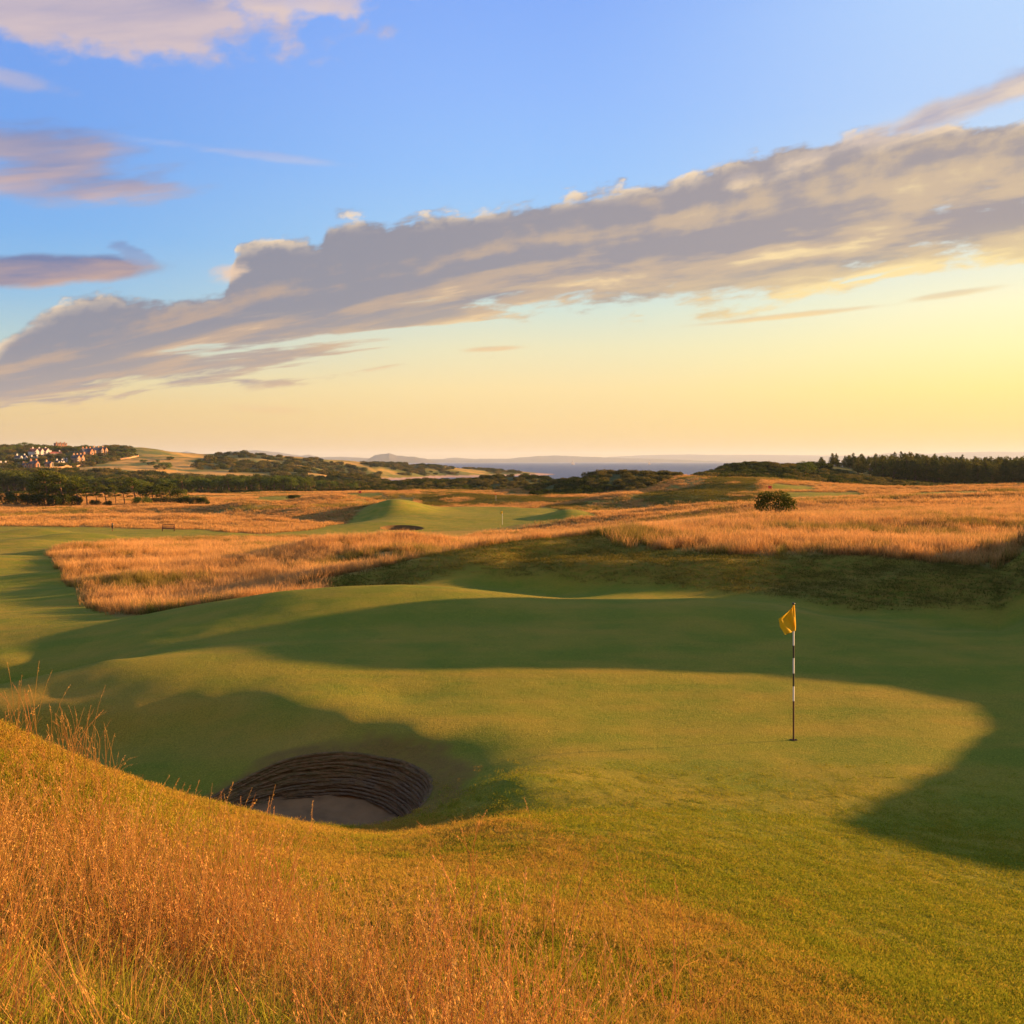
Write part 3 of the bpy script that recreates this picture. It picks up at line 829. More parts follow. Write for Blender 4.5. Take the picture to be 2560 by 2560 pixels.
far_ridge("hills", [(-500, 1150), (-100, 1143), (250, 1150), (390, 1146), (440, 1133), (465, 1128), (500, 1135), (530, 1136), (560, 1130), (600, 1127), (640, 1126), (706, 1132), (750, 1139), (772, 1137), (800, 1143), (850, 1142), (888, 1144), (930, 1146), (1037, 1147), (1104, 1148), (1200, 1153), (1290, 1160)], 15500, 2200, 5)
far_ridge("hills", [(900, 1160), (918, 1150), (925, 1144), (938, 1138), (955, 1135), (966, 1134), (973, 1133), (981, 1135.5), (992, 1138.5), (1011, 1140.5), (1037, 1142), (1064, 1147), (1085, 1154), (1110, 1161)], 12000, 1000, 15)
far_ridge("hills", [(1000, 1158), (1060, 1149), (1104, 1148), (1137, 1144), (1186, 1147), (1279, 1146), (1346, 1140), (1389, 1139), (1446, 1141), (1505, 1143), (1600, 1146), (1750, 1151), (1900, 1158)], 17500, 1800, 25)
far_ridge("hills", [(1400, 1152), (1500, 1144), (1578, 1139), (1677, 1136), (1777, 1137), (1919, 1137), (2052, 1139), (2172, 1139), (2218, 1133), (2268, 1131), (2317, 1135), (2384, 1131), (2463, 1129), (2559, 1130), (2800, 1128), (3200, 1134)], 24000, 2500, 35)

# ================================================================== BUNKER
m_sand = simple_mat("bunker_sand", (.24, .125, .048), .95, .1, 1, 1.6, (.16, .085, .034), bump=.03)
m_turfwall, nt, mo = mat_new("stacked_turf")
t = nt.nodes.new('ShaderNodeTexCoord')
pp = E(nt, t.outputs['Object'])
a1 = noise(nt, scl(nt, pp, 3, 3, 9), 1.2, 5, .65)
a2 = noise(nt, scl(nt, pp, 9, 9, 40), 1.0, 4, .6)
lay = attr(nt, 'lay')
cw = mixc(nt, a1.sm(.35, .62), (.075, .045, .020), (.19, .11, .055))
sepw = nt.nodes.new('ShaderNodeSeparateXYZ'); nt.links.new(pp.s, sepw.inputs[0])
zup = (E(nt, sepw.outputs[2]) * 1.0 + (a1 - .5) * 1.6 - E(nt, sepw.outputs[0]) * .18).sm(.05, .55)
cw = mixc(nt, lay.sm(.5, .95) * (1.0 - zup * .8), cw, mixc(nt, a1.sm(.4, .6), (.17, .115, .065), (.10, .07, .032)))
cw = mixc(nt, lay.sm(.0, .3, 1.0, 0.0) * (1.0 - zup * .85), cw, (.035, .024, .014))
cw = mixc(nt, zup * .75, cw, mixc(nt, a2.sm(.35, .65), (.20, .11, .045), (.09, .07, .018)))
b = bsdf(nt, cw, .95, .05, bumpn(nt, a2 + a1 * .8, .06, 1.0))
nt.links.new(b.outputs[0], mo.inputs[0])
def make_bunker(BC, BR, depth, label, NL=13, na=220, tilt=.20, group=None, floor=None):
    th = np.linspace(0, 2 * math.pi, na, endpoint=False)
    k_ = BR[0] / 1.8
    rx, ry = BC[0] + BR[0] * 1.012 * np.cos(th), BC[1] + BR[1] * 1.012 * np.sin(th)
    rimz = H(rx, ry)
    floor_z = float(rimz.mean()) - depth if floor is None else floor
    e = empty("sand_bunker", (BC[0], BC[1], floor_z)); tag(e, label, "bunker", group)
    fz = floor_z + tilt * np.sin(th) + .04 * fbm(th * 3, th * 0, 3, 7)
    rows = [np.stack([rx, ry, rimz + .008], -1)]; lays = [np.full(na, .55)]
    def ringpt(s, inset, lv):
        wob = fbm(np.cos(th) * 2.5 + lv * 3.7, np.sin(th) * 2.5 + lv, 3, 9) * .020
        wob2 = fbm(np.cos(th) * 3 + 9, np.sin(th) * 3 + lv * .6, 3, 19) * .022
        r = 1.0 - .18 * s + inset * (.5 + vnoise(np.cos(th) * 4 + 8, np.sin(th) * 4 + 8 + lv, 5)) + wob
        zz = rimz * (1 - s) + fz * s + wob2 * min(1, s * 3)
        return np.stack([BC[0] + BR[0] * r * np.cos(th), BC[1] + BR[1] * r * np.sin(th), zz], -1)
    for k in range(NL):
        rows.append(ringpt((k + .04) / NL, -.006, k)); lays.append(np.full(na, 1.0))
        rows.append(ringpt((k + .70) / NL, -.004, k)); lays.append(np.full(na, .6))
        rows.append(ringpt((k + .98) / NL, .006, k + .5)); lays.append(np.full(na, .0))
    rows.append(ringpt(1.0, -.03, 99)); lays.append(np.full(na, .3))
    V = np.concatenate(rows); L = np.concatenate(lays)
    vid = np.arange(len(V)).reshape(-1, na); nx = np.roll(vid, -1, 1)
    q = np.stack([vid[:-1], nx[:-1], nx[1:], vid[1:]], -1).reshape(-1, 4)
    loc = np.array(e.location)
    me = mesh_np("turf_wall", V - loc, Fq=q[:, ::-1]); fattr(me, 'lay', L)
    newobj("turf_wall", me, m_turfwall, e)
    Vs = []
    for r in np.linspace(0, 1, 26):
        zz = (floor_z - .05) * (1 - r ** 2) + (fz + .01) * r ** 2 + fbm(np.cos(th) * r * 4 + 3, np.sin(th) * r * 4, 4, 77) * .06
        Vs.append(np.stack([BC[0] + BR[0] * .86 * r * np.cos(th), BC[1] + BR[1] * .86 * r * np.sin(th), zz], -1))
    Vs = np.concatenate(Vs)
    vid = np.arange(len(Vs)).reshape(-1, na); nx = np.roll(vid, -1, 1)
    q = np.stack([vid[:-1], vid[1:], nx[1:], nx[:-1]], -1).reshape(-1, 4)
    newobj("sand", mesh_np("sand", Vs - loc, Fq=q[:, ::-1], smooth=True), m_sand, e)
make_bunker(BUNKERS[0][0], BUNKERS[0][1], .68, "round pot bunker with stacked turf wall and shaded sand floor, closest to the flagstick", tilt=.12, floor=-.92)
make_bunker(BUNKERS[1][0], BUNKERS[1][1], 1.5, "dark reddish bunker at the left front of the second green", 6, 90, .2)
make_bunker(BUNKERS[2][0], BUNKERS[2][1], 1.0, "small dark bunker at the right end of the second green", 5, 60, .1)

# ================================================================== GRASS
def ribbons(n, rad, h0, h1, w, seed, lean=.35, segs=3, curl=.25, rad_pow=.5):
    r = np.random.default_rng(seed)
    a = r.random(n) * 6.283; rr = rad * r.random(n) ** rad_pow
    bx, by = rr * np.cos(a), rr * np.sin(a)
    h = h0 + (h1 - h0) * r.random(n) ** 1.2
    la = r.random(n) * 6.283; ll = lean * r.random(n) * h
    ca = la + (r.random(n) - .5) * 1.5; cl = curl * r.random(n) * h
    fa_ = r.random(n) * 6.283
    V = []; T = []
    for k in range(segs + 1):
        s = k / segs
        cx = bx + np.cos(la) * ll * s + np.cos(ca) * cl * s * s
        cy = by + np.sin(la) * ll * s + np.sin(ca) * cl * s * s
        cz = h * (s - .12 * s * s * (cl / h) * 2) - .01
        ww = w * (1 - .8 * s ** 1.6) * .5
        V.append(np.stack([cx - np.cos(fa_) * ww, cy - np.sin(fa_) * ww, cz], -1))
        V.append(np.stack([cx + np.cos(fa_) * ww, cy + np.sin(fa_) * ww, cz], -1))
        T += [np.full(n, s), np.full(n, s)]
    V = np.stack(V, 1).reshape(-1, 3)      # n, 2*(segs+1)
    T = np.stack(T, 1).ravel()
    base = (np.arange(n) * 2 * (segs + 1))[:, None]
    q = []
    for k in range(segs):
        q.append(np.stack([base[:, 0] + 2 * k, base[:, 0] + 2 * k + 1, base[:, 0] + 2 * k + 3, base[:, 0] + 2 * k + 2], -1))
    return V, np.concatenate(q), T

def merge(parts):
    Vs, Qs, Ts = [], [], []; o = 0
    for V, Q, T in parts:
        Vs.append(V); Qs.append(Q + o); Ts.append(T); o += len(V)
    return np.concatenate(Vs), np.concatenate(Qs), np.concatenate(Ts)

def stems(n, rad, h0, h1, w, seed, head=.24, nsp=26, lean=.22, droop=.5, spk=.011, wind=(-.6, -.1)):
    """flowering stems: thin culm, nodding panicle of small spikelets"""
    r = np.random.default_rng(seed)
    parts = []
    for i in range(n):
        a = r.random() * 6.283; rr = rad * r.random() ** .5
        b = np.array([rr * math.cos(a), rr * math.sin(a), -.01])
        h = h0 + (h1 - h0) * r.random()
        la = r.random() * 6.283; ll = lean * h * r.random()
        lv = np.array([math.cos(la) * ll + wind[0] * h * .12, math.sin(la) * ll + wind[1] * h * .12])
        dr = droop * r.random() * h * .35
        segs = 8
        cen = []
        for k in range(segs + 1):
            s = k / segs
            bend = max(0, s - .6) / .4
            cen.append([b[0] + lv[0] * s + (lv[0] / (np.hypot(*lv) + 1e-3)) * dr * bend ** 2, b[1] + lv[1] * s + (lv[1] / (np.hypot(*lv) + 1e-3)) * dr * bend ** 2, h * s - dr * .45 * bend ** 2])
        cen = np.array(cen)
        for rot in (0, 1.57):
            V = []; T = []
            d = np.array([math.cos(a + rot), math.sin(a + rot), 0])
            for k, c in enumerate(cen):
                ww = w * .5 * (1 - .5 * k / segs)
                V += [c - d * ww, c + d * ww]; T += [k / segs * .9] * 2
            q = [(2 * k, 2 * k + 1, 2 * k + 3, 2 * k + 2) for k in range(segs)]
            parts.append((np.array(V), np.array(q), np.array(T)))
        # spikelets
        t = 1 - head + head * r.random(nsp)
        ti = t * segs; i0 = np.clip(ti.astype(int), 0, segs - 1); f = (ti - i0)[:, None]
        c = cen[i0] * (1 - f) + cen[i0 + 1] * f
        off = r.normal(0, 1, (nsp, 3)) * spk * (.25 + .55 * (1 - t)[:, None] / head) * np.array([1, 1, .7])
        c = c + off
        dirv = r.normal(0, .28, (nsp, 3)) + np.array([lv[0], lv[1], .9]); dirv /= np.linalg.norm(dirv, axis=1)[:, None]
        sd_ = np.cross(dirv, r.normal(0, 1, (nsp, 3))); sd_ /= np.linalg.norm(sd_, axis=1)[:, None]
        L_ = spk * (.7 + .6 * r.random(nsp))[:, None]; Wd = L_ * .24
        V = np.stack([c - dirv * L_ * .6, c + sd_ * Wd, c + dirv * L_ * .7, c - sd_ * Wd], 1).reshape(-1, 3)
        parts.append((V, np.arange(nsp * 4).reshape(-1, 4), np.full(nsp * 4, 1.0)))
    return merge(parts)

def grass_mat(name, base, mid, tip, trans=.35, rnd=.35, alt=None):
    m, nt, mo = mat_new(name)
    t = attr(nt, 'tip')
    oi = nt.nodes.new('ShaderNodeObjectInfo')
    rn = E(nt, oi.outputs['Random'])
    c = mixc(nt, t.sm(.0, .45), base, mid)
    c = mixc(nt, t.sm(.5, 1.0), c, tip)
    if alt is not None:
        c = mixc(nt, rn.sm(.45, 1.0) * rnd * 2, c, alt)
    gm = nt.nodes.new('ShaderNodeNewGeometry')
    ri = E(nt, gm.outputs['Random Per Island'])
    c = mixc(nt, ri * .45, c, mixc(nt, 1.0, c, (.45, .42, .40), 'MULTIPLY'))
    d = nt.nodes.new('ShaderNodeBsdfDiffuse'); nt.links.new(c.s, d.inputs[0])
    tr = nt.nodes.new('ShaderNodeBsdfTranslucent'); nt.links.new(c.s, tr.inputs[0])
    mx = nt.nodes.new('ShaderNodeMixShader'); mx.inputs[0].default_value = trans
    nt.links.new(d.outputs[0], mx.inputs[1]); nt.links.new(tr.outputs[0], mx.inputs[2])
    nt.links.new(mx.outputs[0], mo.inputs[0])
    return m

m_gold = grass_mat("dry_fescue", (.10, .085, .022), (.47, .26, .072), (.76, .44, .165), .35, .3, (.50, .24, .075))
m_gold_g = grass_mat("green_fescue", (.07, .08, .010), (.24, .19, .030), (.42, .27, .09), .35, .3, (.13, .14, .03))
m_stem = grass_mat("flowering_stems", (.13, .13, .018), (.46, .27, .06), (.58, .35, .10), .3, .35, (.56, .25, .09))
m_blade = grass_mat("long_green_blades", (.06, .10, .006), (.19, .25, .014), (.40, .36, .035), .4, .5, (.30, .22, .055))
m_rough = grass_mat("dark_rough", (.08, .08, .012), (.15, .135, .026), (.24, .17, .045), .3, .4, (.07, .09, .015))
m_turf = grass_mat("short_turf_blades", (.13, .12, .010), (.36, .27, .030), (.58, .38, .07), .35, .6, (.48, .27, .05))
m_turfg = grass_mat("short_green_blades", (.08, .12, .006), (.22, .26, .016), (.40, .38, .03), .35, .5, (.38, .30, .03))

def template(name, data, mat):
    V, Q, T = data
    me = mesh_np(name, V, Fq=Q)
    fattr(me, 'tip', T)
    return newobj(name, me, mat, link=False)

def scatter(name, templates, x, y, z, rz, scale, idx, label, cat, tilt=None, kind='stuff', group=None):
    coll = bpy.data.collections.new(name + "_kinds")
    for i, t in enumerate(templates):
        t.name = "%s_kind.%03d" % (name, i)
        coll.objects.link(t)
    n = len(x)
    me = mesh_np(name, np.stack([x, y, z], -1))
    a = me.attributes.new('rot', 'FLOAT_VECTOR', 'POINT')
    R = np.zeros((n, 3), np.float32)
    if tilt is not None: R[:, 0] = tilt[0]; R[:, 1] = tilt[1]
    R[:, 2] = rz
    a.data.foreach_set('vector', R.ravel())
    a = me.attributes.new('scl', 'FLOAT', 'POINT'); a.data.foreach_set('value', np.asarray(scale, np.float32))
    a = me.attributes.new('idx', 'INT', 'POINT'); a.data.foreach_set('value', np.asarray(idx, np.int32))
    o = newobj(name, me)
    ng = bpy.data.node_groups.new(name, 'GeometryNodeTree')
    ng.interface.new_socket('Geometry', in_out='INPUT', socket_type='NodeSocketGeometry')
    ng.interface.new_socket('Geometry', in_out='OUTPUT', socket_type='NodeSocketGeometry')
    N = ng.nodes; Lk = ng.links
    gi = N.new('NodeGroupInput'); go = N.new('NodeGroupOutput')
    ip = N.new('GeometryNodeInstanceOnPoints')
    ci = N.new('GeometryNodeCollectionInfo')
    ci.inputs[0].default_value = coll
    ci.inputs[1].default_value = True; ci.inputs[2].default_value = True
    def na_(nm, ty):
        q = N.new('GeometryNodeInputNamedAttribute'); q.data_type = ty; q.inputs[0].default_value = nm
        return q.outputs[0]
    er = N.new('FunctionNodeEulerToRotation')
    Lk.new(na_('rot', 'FLOAT_VECTOR'), er.inputs[0])
    Lk.new(gi.outputs[0], ip.inputs['Points'])
    Lk.new(ci.outputs[0], ip.inputs['Instance'])
    ip.inputs['Pick Instance'].default_value = True
    Lk.new(na_('idx', 'INT'), ip.inputs['Instance Index'])
    Lk.new(er.outputs[0], ip.inputs['Rotation'])
    Lk.new(na_('scl', 'FLOAT'), ip.inputs['Scale'])
    Lk.new(ip.outputs[0], go.inputs[0])
    md = o.modifiers.new("scatter", 'NODES'); md.node_group = ng
    tag(o, label, cat, group, kind)
    return o

def frustum_pts(n, y0, y1, umin=-.56, umax=.56, power=2.0):
    """points over a wedge of ground; power 2 = even per square metre"""
    t = rng.random(n)
    Y = (y0 ** power + (y1 ** power - y0 ** power) * t) ** (1 / power) if power else np.exp(math.log(y0) + (math.log(y1) - math.log(y0)) * t)
    u = umin + (umax - umin) * rng.random(n)
    return u * Y, Y

def do_scatter(name, T, x, y, keep, s0, s1, pick, label, cat, tilt=.15, sink=0.0):
    x, y = x[keep], y[keep]
    n = len(x)
    z = H(x, y) - sink
    rz = rng.random(n) * 6.283
    s = s0 + (s1 - s0) * rng.random(n)
    idx = pick(x, y, n)
    tl = (rng.normal(0, tilt, n), rng.normal(0, tilt, n))
    return scatter(name, T, x, y, z, rz, s, idx, label, cat, tl)

# ---- mid distance fescue 33 - 115 m
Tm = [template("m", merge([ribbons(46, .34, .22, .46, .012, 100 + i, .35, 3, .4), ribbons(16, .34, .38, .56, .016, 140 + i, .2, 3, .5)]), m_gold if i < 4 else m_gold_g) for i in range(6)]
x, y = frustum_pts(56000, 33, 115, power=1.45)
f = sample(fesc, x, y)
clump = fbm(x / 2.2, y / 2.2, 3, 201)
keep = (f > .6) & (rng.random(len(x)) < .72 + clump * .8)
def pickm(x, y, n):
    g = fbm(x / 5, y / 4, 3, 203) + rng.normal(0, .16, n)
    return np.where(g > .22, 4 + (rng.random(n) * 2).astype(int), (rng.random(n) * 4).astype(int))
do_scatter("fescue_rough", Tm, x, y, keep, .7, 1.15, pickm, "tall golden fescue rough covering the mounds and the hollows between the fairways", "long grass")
# ---- farther fescue 110 - 330 m
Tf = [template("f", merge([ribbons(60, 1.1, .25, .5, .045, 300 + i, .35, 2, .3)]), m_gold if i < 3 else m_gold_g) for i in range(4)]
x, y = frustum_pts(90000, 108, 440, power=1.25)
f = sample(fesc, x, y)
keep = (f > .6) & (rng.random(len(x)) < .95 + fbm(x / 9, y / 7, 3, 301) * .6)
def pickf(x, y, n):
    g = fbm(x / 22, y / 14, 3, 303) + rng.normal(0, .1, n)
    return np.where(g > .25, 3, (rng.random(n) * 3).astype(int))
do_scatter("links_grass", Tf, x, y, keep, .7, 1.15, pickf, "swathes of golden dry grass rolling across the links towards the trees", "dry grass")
# ---- dark dune face: thin rough, short
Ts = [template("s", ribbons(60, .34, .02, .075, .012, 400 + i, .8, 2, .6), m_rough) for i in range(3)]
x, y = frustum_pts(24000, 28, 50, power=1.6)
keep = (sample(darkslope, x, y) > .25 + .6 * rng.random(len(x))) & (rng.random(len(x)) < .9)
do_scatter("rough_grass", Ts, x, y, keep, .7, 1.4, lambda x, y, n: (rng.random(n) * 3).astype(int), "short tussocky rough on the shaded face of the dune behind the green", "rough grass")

x, y = frustum_pts(30000, 150, 300, umin=-.12, umax=.27, power=1.4)
keep = (sample(darkslope, x, y) > .35)
do_scatter("dune_grass", Ts, x, y, keep, 2.6, 4.5, lambda x, y, n: (rng.random(n) * 3).astype(int), "shaded green and brown grass on the far dune faces beyond the second green", "rough grass")

# ---- foreground
FG = poly([(-2500, 0, 1.0), (-2500, 0, 6), (-700, 0, 6.4), (-200, 0, 6.6), (60, 0, 6.6), (230, 0, 6.3), (420, 0, 5.8), (560, 0, 5.4), (720, 0, 5.0), (900, 0, 4.4), (1040, 0, 3.95), (1200, 0, 3.5), (1500, 0, 2.9), (2000, 0, 2.0), (3000, 0, 1.0)])
FG2 = FG + np.array([0, .24])
def fgmask(x, y, j=.03):
    a = np.arctan2(x, y); t = np.log(y)
    return inside(FG, a, t + rng.normal(0, j, len(x)) + 0 * a)
Tst = [template("st", stems(10, .17, .30, .84, .0050, 500 + i, droop=.4 if i % 3 else .9, nsp=(20, 0, 14, 20, 10)[i % 5], spk=.0085, lean=.34, head=.15), m_stem) for i in range(10)]
x, y = frustum_pts(4600, 2.0, 9, umin=-.75, umax=.72, power=1.5)
dens = np.clip(.70 + fbm(x / 1.1, y / 1.1, 3, 501) * 1.7, 0.06, 1)
keep = (fgmask(x, y, .06) | (inside(FG2, np.arctan2(x, y), np.log(y)) & (rng.random(len(x)) < .16))) & (rng.random(len(x)) < dens)
keep &= ~((y < 3.1) & (rng.random(len(x)) < .3))
# a few stray stems outside the dense stand
xs, ys = frustum_pts(500, 3.5, 11, umin=-.6, umax=.35, power=1.5)
stray = ((ys * 1.0 < 11.2 - (xs / ys + .5) * 8.5) & (rng.random(500) < .22))
x = np.concatenate([x, xs]); y = np.concatenate([y, ys]); keep = np.concatenate([keep, stray & ~fgmask(xs, ys, .0) & ~((xs / ys > -.34) & (ys > 9))])
do_scatter("seed_heads", Tst, x, y, keep, .5, .95, lambda x, y, n: (rng.random(n) * 10).astype(int), "tall dry flowering grass stems with nodding seed heads in the near left corner", "long grass", .10)
Tbl = [template("bl", ribbons(34, .12, .10, .36, .0048, 540 + i, .5, 4, .7), m_blade if i < 4 else m_stem) for i in range(6)]
x, y = frustum_pts(13000, 2.0, 10, umin=-.75, umax=.72, power=1.4)
keep = fgmask(x, y, .05)
do_scatter("grass_blades", Tbl, x, y, keep, .55, 1.1, lambda x, y, n: (rng.random(n) * 6).astype(int), "green and straw coloured grass blades growing under the tall stems", "grass", .12)
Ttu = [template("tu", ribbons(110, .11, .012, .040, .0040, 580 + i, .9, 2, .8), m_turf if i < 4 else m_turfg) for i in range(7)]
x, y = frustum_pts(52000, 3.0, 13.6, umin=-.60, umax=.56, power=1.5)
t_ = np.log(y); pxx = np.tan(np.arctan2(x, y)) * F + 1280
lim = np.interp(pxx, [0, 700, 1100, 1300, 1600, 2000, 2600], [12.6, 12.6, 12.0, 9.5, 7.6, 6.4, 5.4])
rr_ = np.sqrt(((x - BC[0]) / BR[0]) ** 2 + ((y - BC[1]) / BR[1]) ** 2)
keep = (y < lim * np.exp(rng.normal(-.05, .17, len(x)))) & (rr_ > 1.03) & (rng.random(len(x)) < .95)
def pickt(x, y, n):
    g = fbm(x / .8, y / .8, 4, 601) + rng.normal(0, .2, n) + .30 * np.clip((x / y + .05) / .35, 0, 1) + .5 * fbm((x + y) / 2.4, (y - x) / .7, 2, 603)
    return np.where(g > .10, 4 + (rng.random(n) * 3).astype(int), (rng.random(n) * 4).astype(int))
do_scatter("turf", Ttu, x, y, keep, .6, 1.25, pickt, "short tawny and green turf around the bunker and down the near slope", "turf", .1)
# fine turf on the fringe of the green, farther out and lower
Tfi = [template("fi", ribbons(90, .16, .006, .018, .006, 680 + i, .9, 2, .6), m_turf if i < 2 else m_turfg) for i in range(5)]
x, y = frustum_pts(42000, 5.0, 15, umin=-.56, umax=.56, power=1.3)
rr_ = np.sqrt(((x - BC[0]) / BR[0]) ** 2 + ((y - BC[1]) / BR[1]) ** 2)
# the putting surface itself stays shaved: an outline round the flag
GREEN = poly([(1290, 0, 15.6), (1450, 0, 13.8), (1700, 0, 11.9), (2000, 0, 10.2), (2400, 0, 8.8), (3200, 0, 8.0), (4500, 0, 20), (2560, 0, 25.8), (2250, 0, 26), (1900, 0, 28.3), (1400, 0, 28.6), (1000, 0, 29.5), (700, 0, 27), (600, 0, 24), (850, 0, 20), (1100, 0, 17.6)])
ong = inside(GREEN, np.arctan2(x, y), np.log(y))
keep = (rng.random(len(x)) < np.clip(1.05 - (y - 7) / 7.5, 0, .8)) & (rr_ > 1.04)
def pickfi(x, y, n):
    d = sample(dry, x, y) + fbm(x / 1.2, y / 1.2, 3, 701) * .5 + rng.normal(0, .12, n)
    return np.where(d > .42, (rng.random(n) * 2).astype(int), 2 + (rng.random(n) * 3).astype(int))
do_scatter("fringe_turf", Tfi, x, y, keep, .7, 1.3, pickfi, "close mown fringe grass on the slopes around the putting surface", "turf", .08)
# ================================================================== TREES AND BUSHES
def tube(pts, radii, n=7, cap=True):
    """tapered tube along points"""
    pts = np.array(pts, float); V = []; Q = []
    for k, p in enumerate(pts):
        d = pts[min(k + 1, len(pts) - 1)] - pts[max(k - 1, 0)]
        d /= np.linalg.norm(d) + 1e-9
        a = np.cross(d, [0.3, 1, 0.1]); a /= np.linalg.norm(a); b_ = np.cross(d, a)
        for j in range(n):
            t = 2 * math.pi * j / n
            V.append(p + (a * math.cos(t) + b_ * math.sin(t)) * radii[k])
    for k in range(len(pts) - 1):
        for j in range(n):
            j2 = (j + 1) % n
            Q.append((k * n + j, k * n + j2, (k + 1) * n + j2, (k + 1) * n + j))
    return np.array(V), np.array(Q)

def joinvq(parts):
    Vs, Qs = [], []; o = 0
    for V, Q in parts:
        Vs.append(V); Qs.append(Q + o); o += len(V)
    return np.concatenate(Vs), np.concatenate(Qs)

def leaves(lobes, dens, size, seed, fill=.55, flat=.0):
    """leaf cards filling ellipsoid lobes: (cx,cy,cz, rx,ry,rz)"""
    r = np.random.default_rng(seed)
    Vs = []
    for (cx, cy, cz, rx, ry, rz) in lobes:
        n = int(dens * (rx * ry + ry * rz + rx * rz))
        d = r.normal(0, 1, (n, 3)); d /= np.linalg.norm(d, axis=1)[:, None]
        rad = (fill + (1 - fill) * r.random(n) ** .6) * (1 + .16 * np.sin(d[:, 0] * 5 + seed) * np.cos(d[:, 2] * 6 + cx))
        c = np.array([cx, cy, cz]) + d * rad[:, None] * np.array([rx, ry, rz])
        nrm = d * .6 + r.normal(0, .7, (n, 3)); nrm[:, 2] += flat
        nrm /= np.linalg.norm(nrm, axis=1)[:, None]
        t = np.cross(nrm, r.normal(0, 1, (n, 3))); t /= np.linalg.norm(t, axis=1)[:, None]
        b_ = np.cross(nrm, t)
        s = size * (.6 + .8 * r.random(n))[:, None]
        Vs.append(np.stack([c - t * s, c - b_ * s * .55, c + t * s, c + b_ * s * .55], 1).reshape(-1, 3))
    V = np.concatenate(Vs)
    return V, np.arange(len(V)).reshape(-1, 4)

def leaf_mat(name, c1, c2, trans=.3):
    m, nt, mo = mat_new(name)
    t = nt.nodes.new('ShaderNodeNewGeometry')
    oi = nt.nodes.new('ShaderNodeObjectInfo')
    n = noise(nt, E(nt, t.outputs['Position']), .8, 3, .6)
    c = mixc(nt, (n + E(nt, oi.outputs['Random']) * .3 - .15).sm(.35, .65), c1, c2)
    ri = E(nt, t.outputs['Random Per Island'])
    c = mixc(nt, ri * .5, c, mixc(nt, 1.0, c, (.5, .5, .5), 'MULTIPLY'))
    d = nt.nodes.new('ShaderNodeBsdfDiffuse'); nt.links.new(c.s, d.inputs[0])
    tr = nt.nodes.new('ShaderNodeBsdfTranslucent'); nt.links.new(c.s, tr.inputs[0])
    mx = nt.nodes.new('ShaderNodeMixShader'); mx.inputs[0].default_value = trans
    nt.links.new(d.outputs[0], mx.inputs[1]); nt.links.new(tr.outputs[0], mx.inputs[2])
    nt.links.new(mx.outputs[0], mo.inputs[0])
    return m

m_bark = simple_mat("bark", (.16, .09, .05), .9, .1, 1, 6, (.09, .055, .035))
m_pine = leaf_mat("pine_needles", (.055, .078, .012), (.12, .135, .020))
m_conifer = leaf_mat("conifer_needles", (.065, .080, .014), (.13, .125, .024))
m_broad = leaf_mat("broad_leaves", (.07, .105, .014), (.13, .17, .024))
m_gorse = leaf_mat("gorse", (.075, .075, .016), (.17, .135, .032))
m_bush = leaf_mat("bush_leaves", (.035, .05, .008), (.065, .080, .012))
m_nettle = leaf_mat("nettle_leaves", (.12, .19, .012), (.22, .30, .02), .45)

def pine_parts(seed, lean=-.12):
    """wind-pruned pine of unit height with flattish clumped crown"""
    r = np.random.default_rng(seed)
    lobes = []; br = []
    top = np.array([lean, 0, .86])
    br.append(tube([(0, 0, -.03), (lean * .15, .01, .25), (lean * .45, -.01, .5), (lean * .8, 0, .72), tuple(top)], [.030, .024, .018, .012, .004]))
    nb_ = 8
    for i in range(nb_):
        s = .38 + .5 * i / (nb_ - 1)
        a = i * 2.4 + r.random() * .8
        L = (.30 - .16 * (s - .38) / .5) * (.8 + .4 * r.random())
        p0 = np.array([lean * s, 0, s])
        p1 = p0 + np.array([math.cos(a) * L + lean * .3, math.sin(a) * L, .07 + .05 * r.random()])
        br.append(tube([p0, (p0 + p1) / 2 - [0, 0, .015], p1], [.011, .007, .003], 5))
        lobes.append((*p1, .14 * (.8 + .5 * r.random()), .14, .055 + .03 * r.random()))
        lobes.append((*((p0 * .4 + p1 * .6) + [0, 0, .03]), .10, .10, .05))
    lobes.append((*(top + [0, 0, .05]), .16, .15, .07))
    lobes.append((lean * .9, 0, .80, .19, .18, .07))
    return joinvq(br), leaves(lobes, 3300, .020, seed, .35, .4)

def broad_parts(seed):
    r = np.random.default_rng(seed)
    lobes = [(0, 0, .55, .34, .34, .36)]
    for i in range(12):
        a = r.random() * 6.283; e = r.random() * 1.4 - .25
        lobes.append((.30 * math.cos(a) * math.cos(e), .30 * math.sin(a) * math.cos(e), .55 + .34 * math.sin(e), .15 + .07 * r.random(), .15 + .06 * r.random(), .12 + .06 * r.random()))
    br = [tube([(0, 0, -.04), (.01, 0, .2), (0, .01, .5), (.01, 0, .75)], [.032, .026, .018, .006])]
    for i in range(5):
        a = i * 1.26 + r.random()
        br.append(tube([(0, 0, .25), (.12 * math.cos(a), .12 * math.sin(a), .42), (.24 * math.cos(a), .24 * math.sin(a), .62)], [.014, .009, .004], 5))
    return joinvq(br), leaves(lobes, 1500, .024, seed, .6)

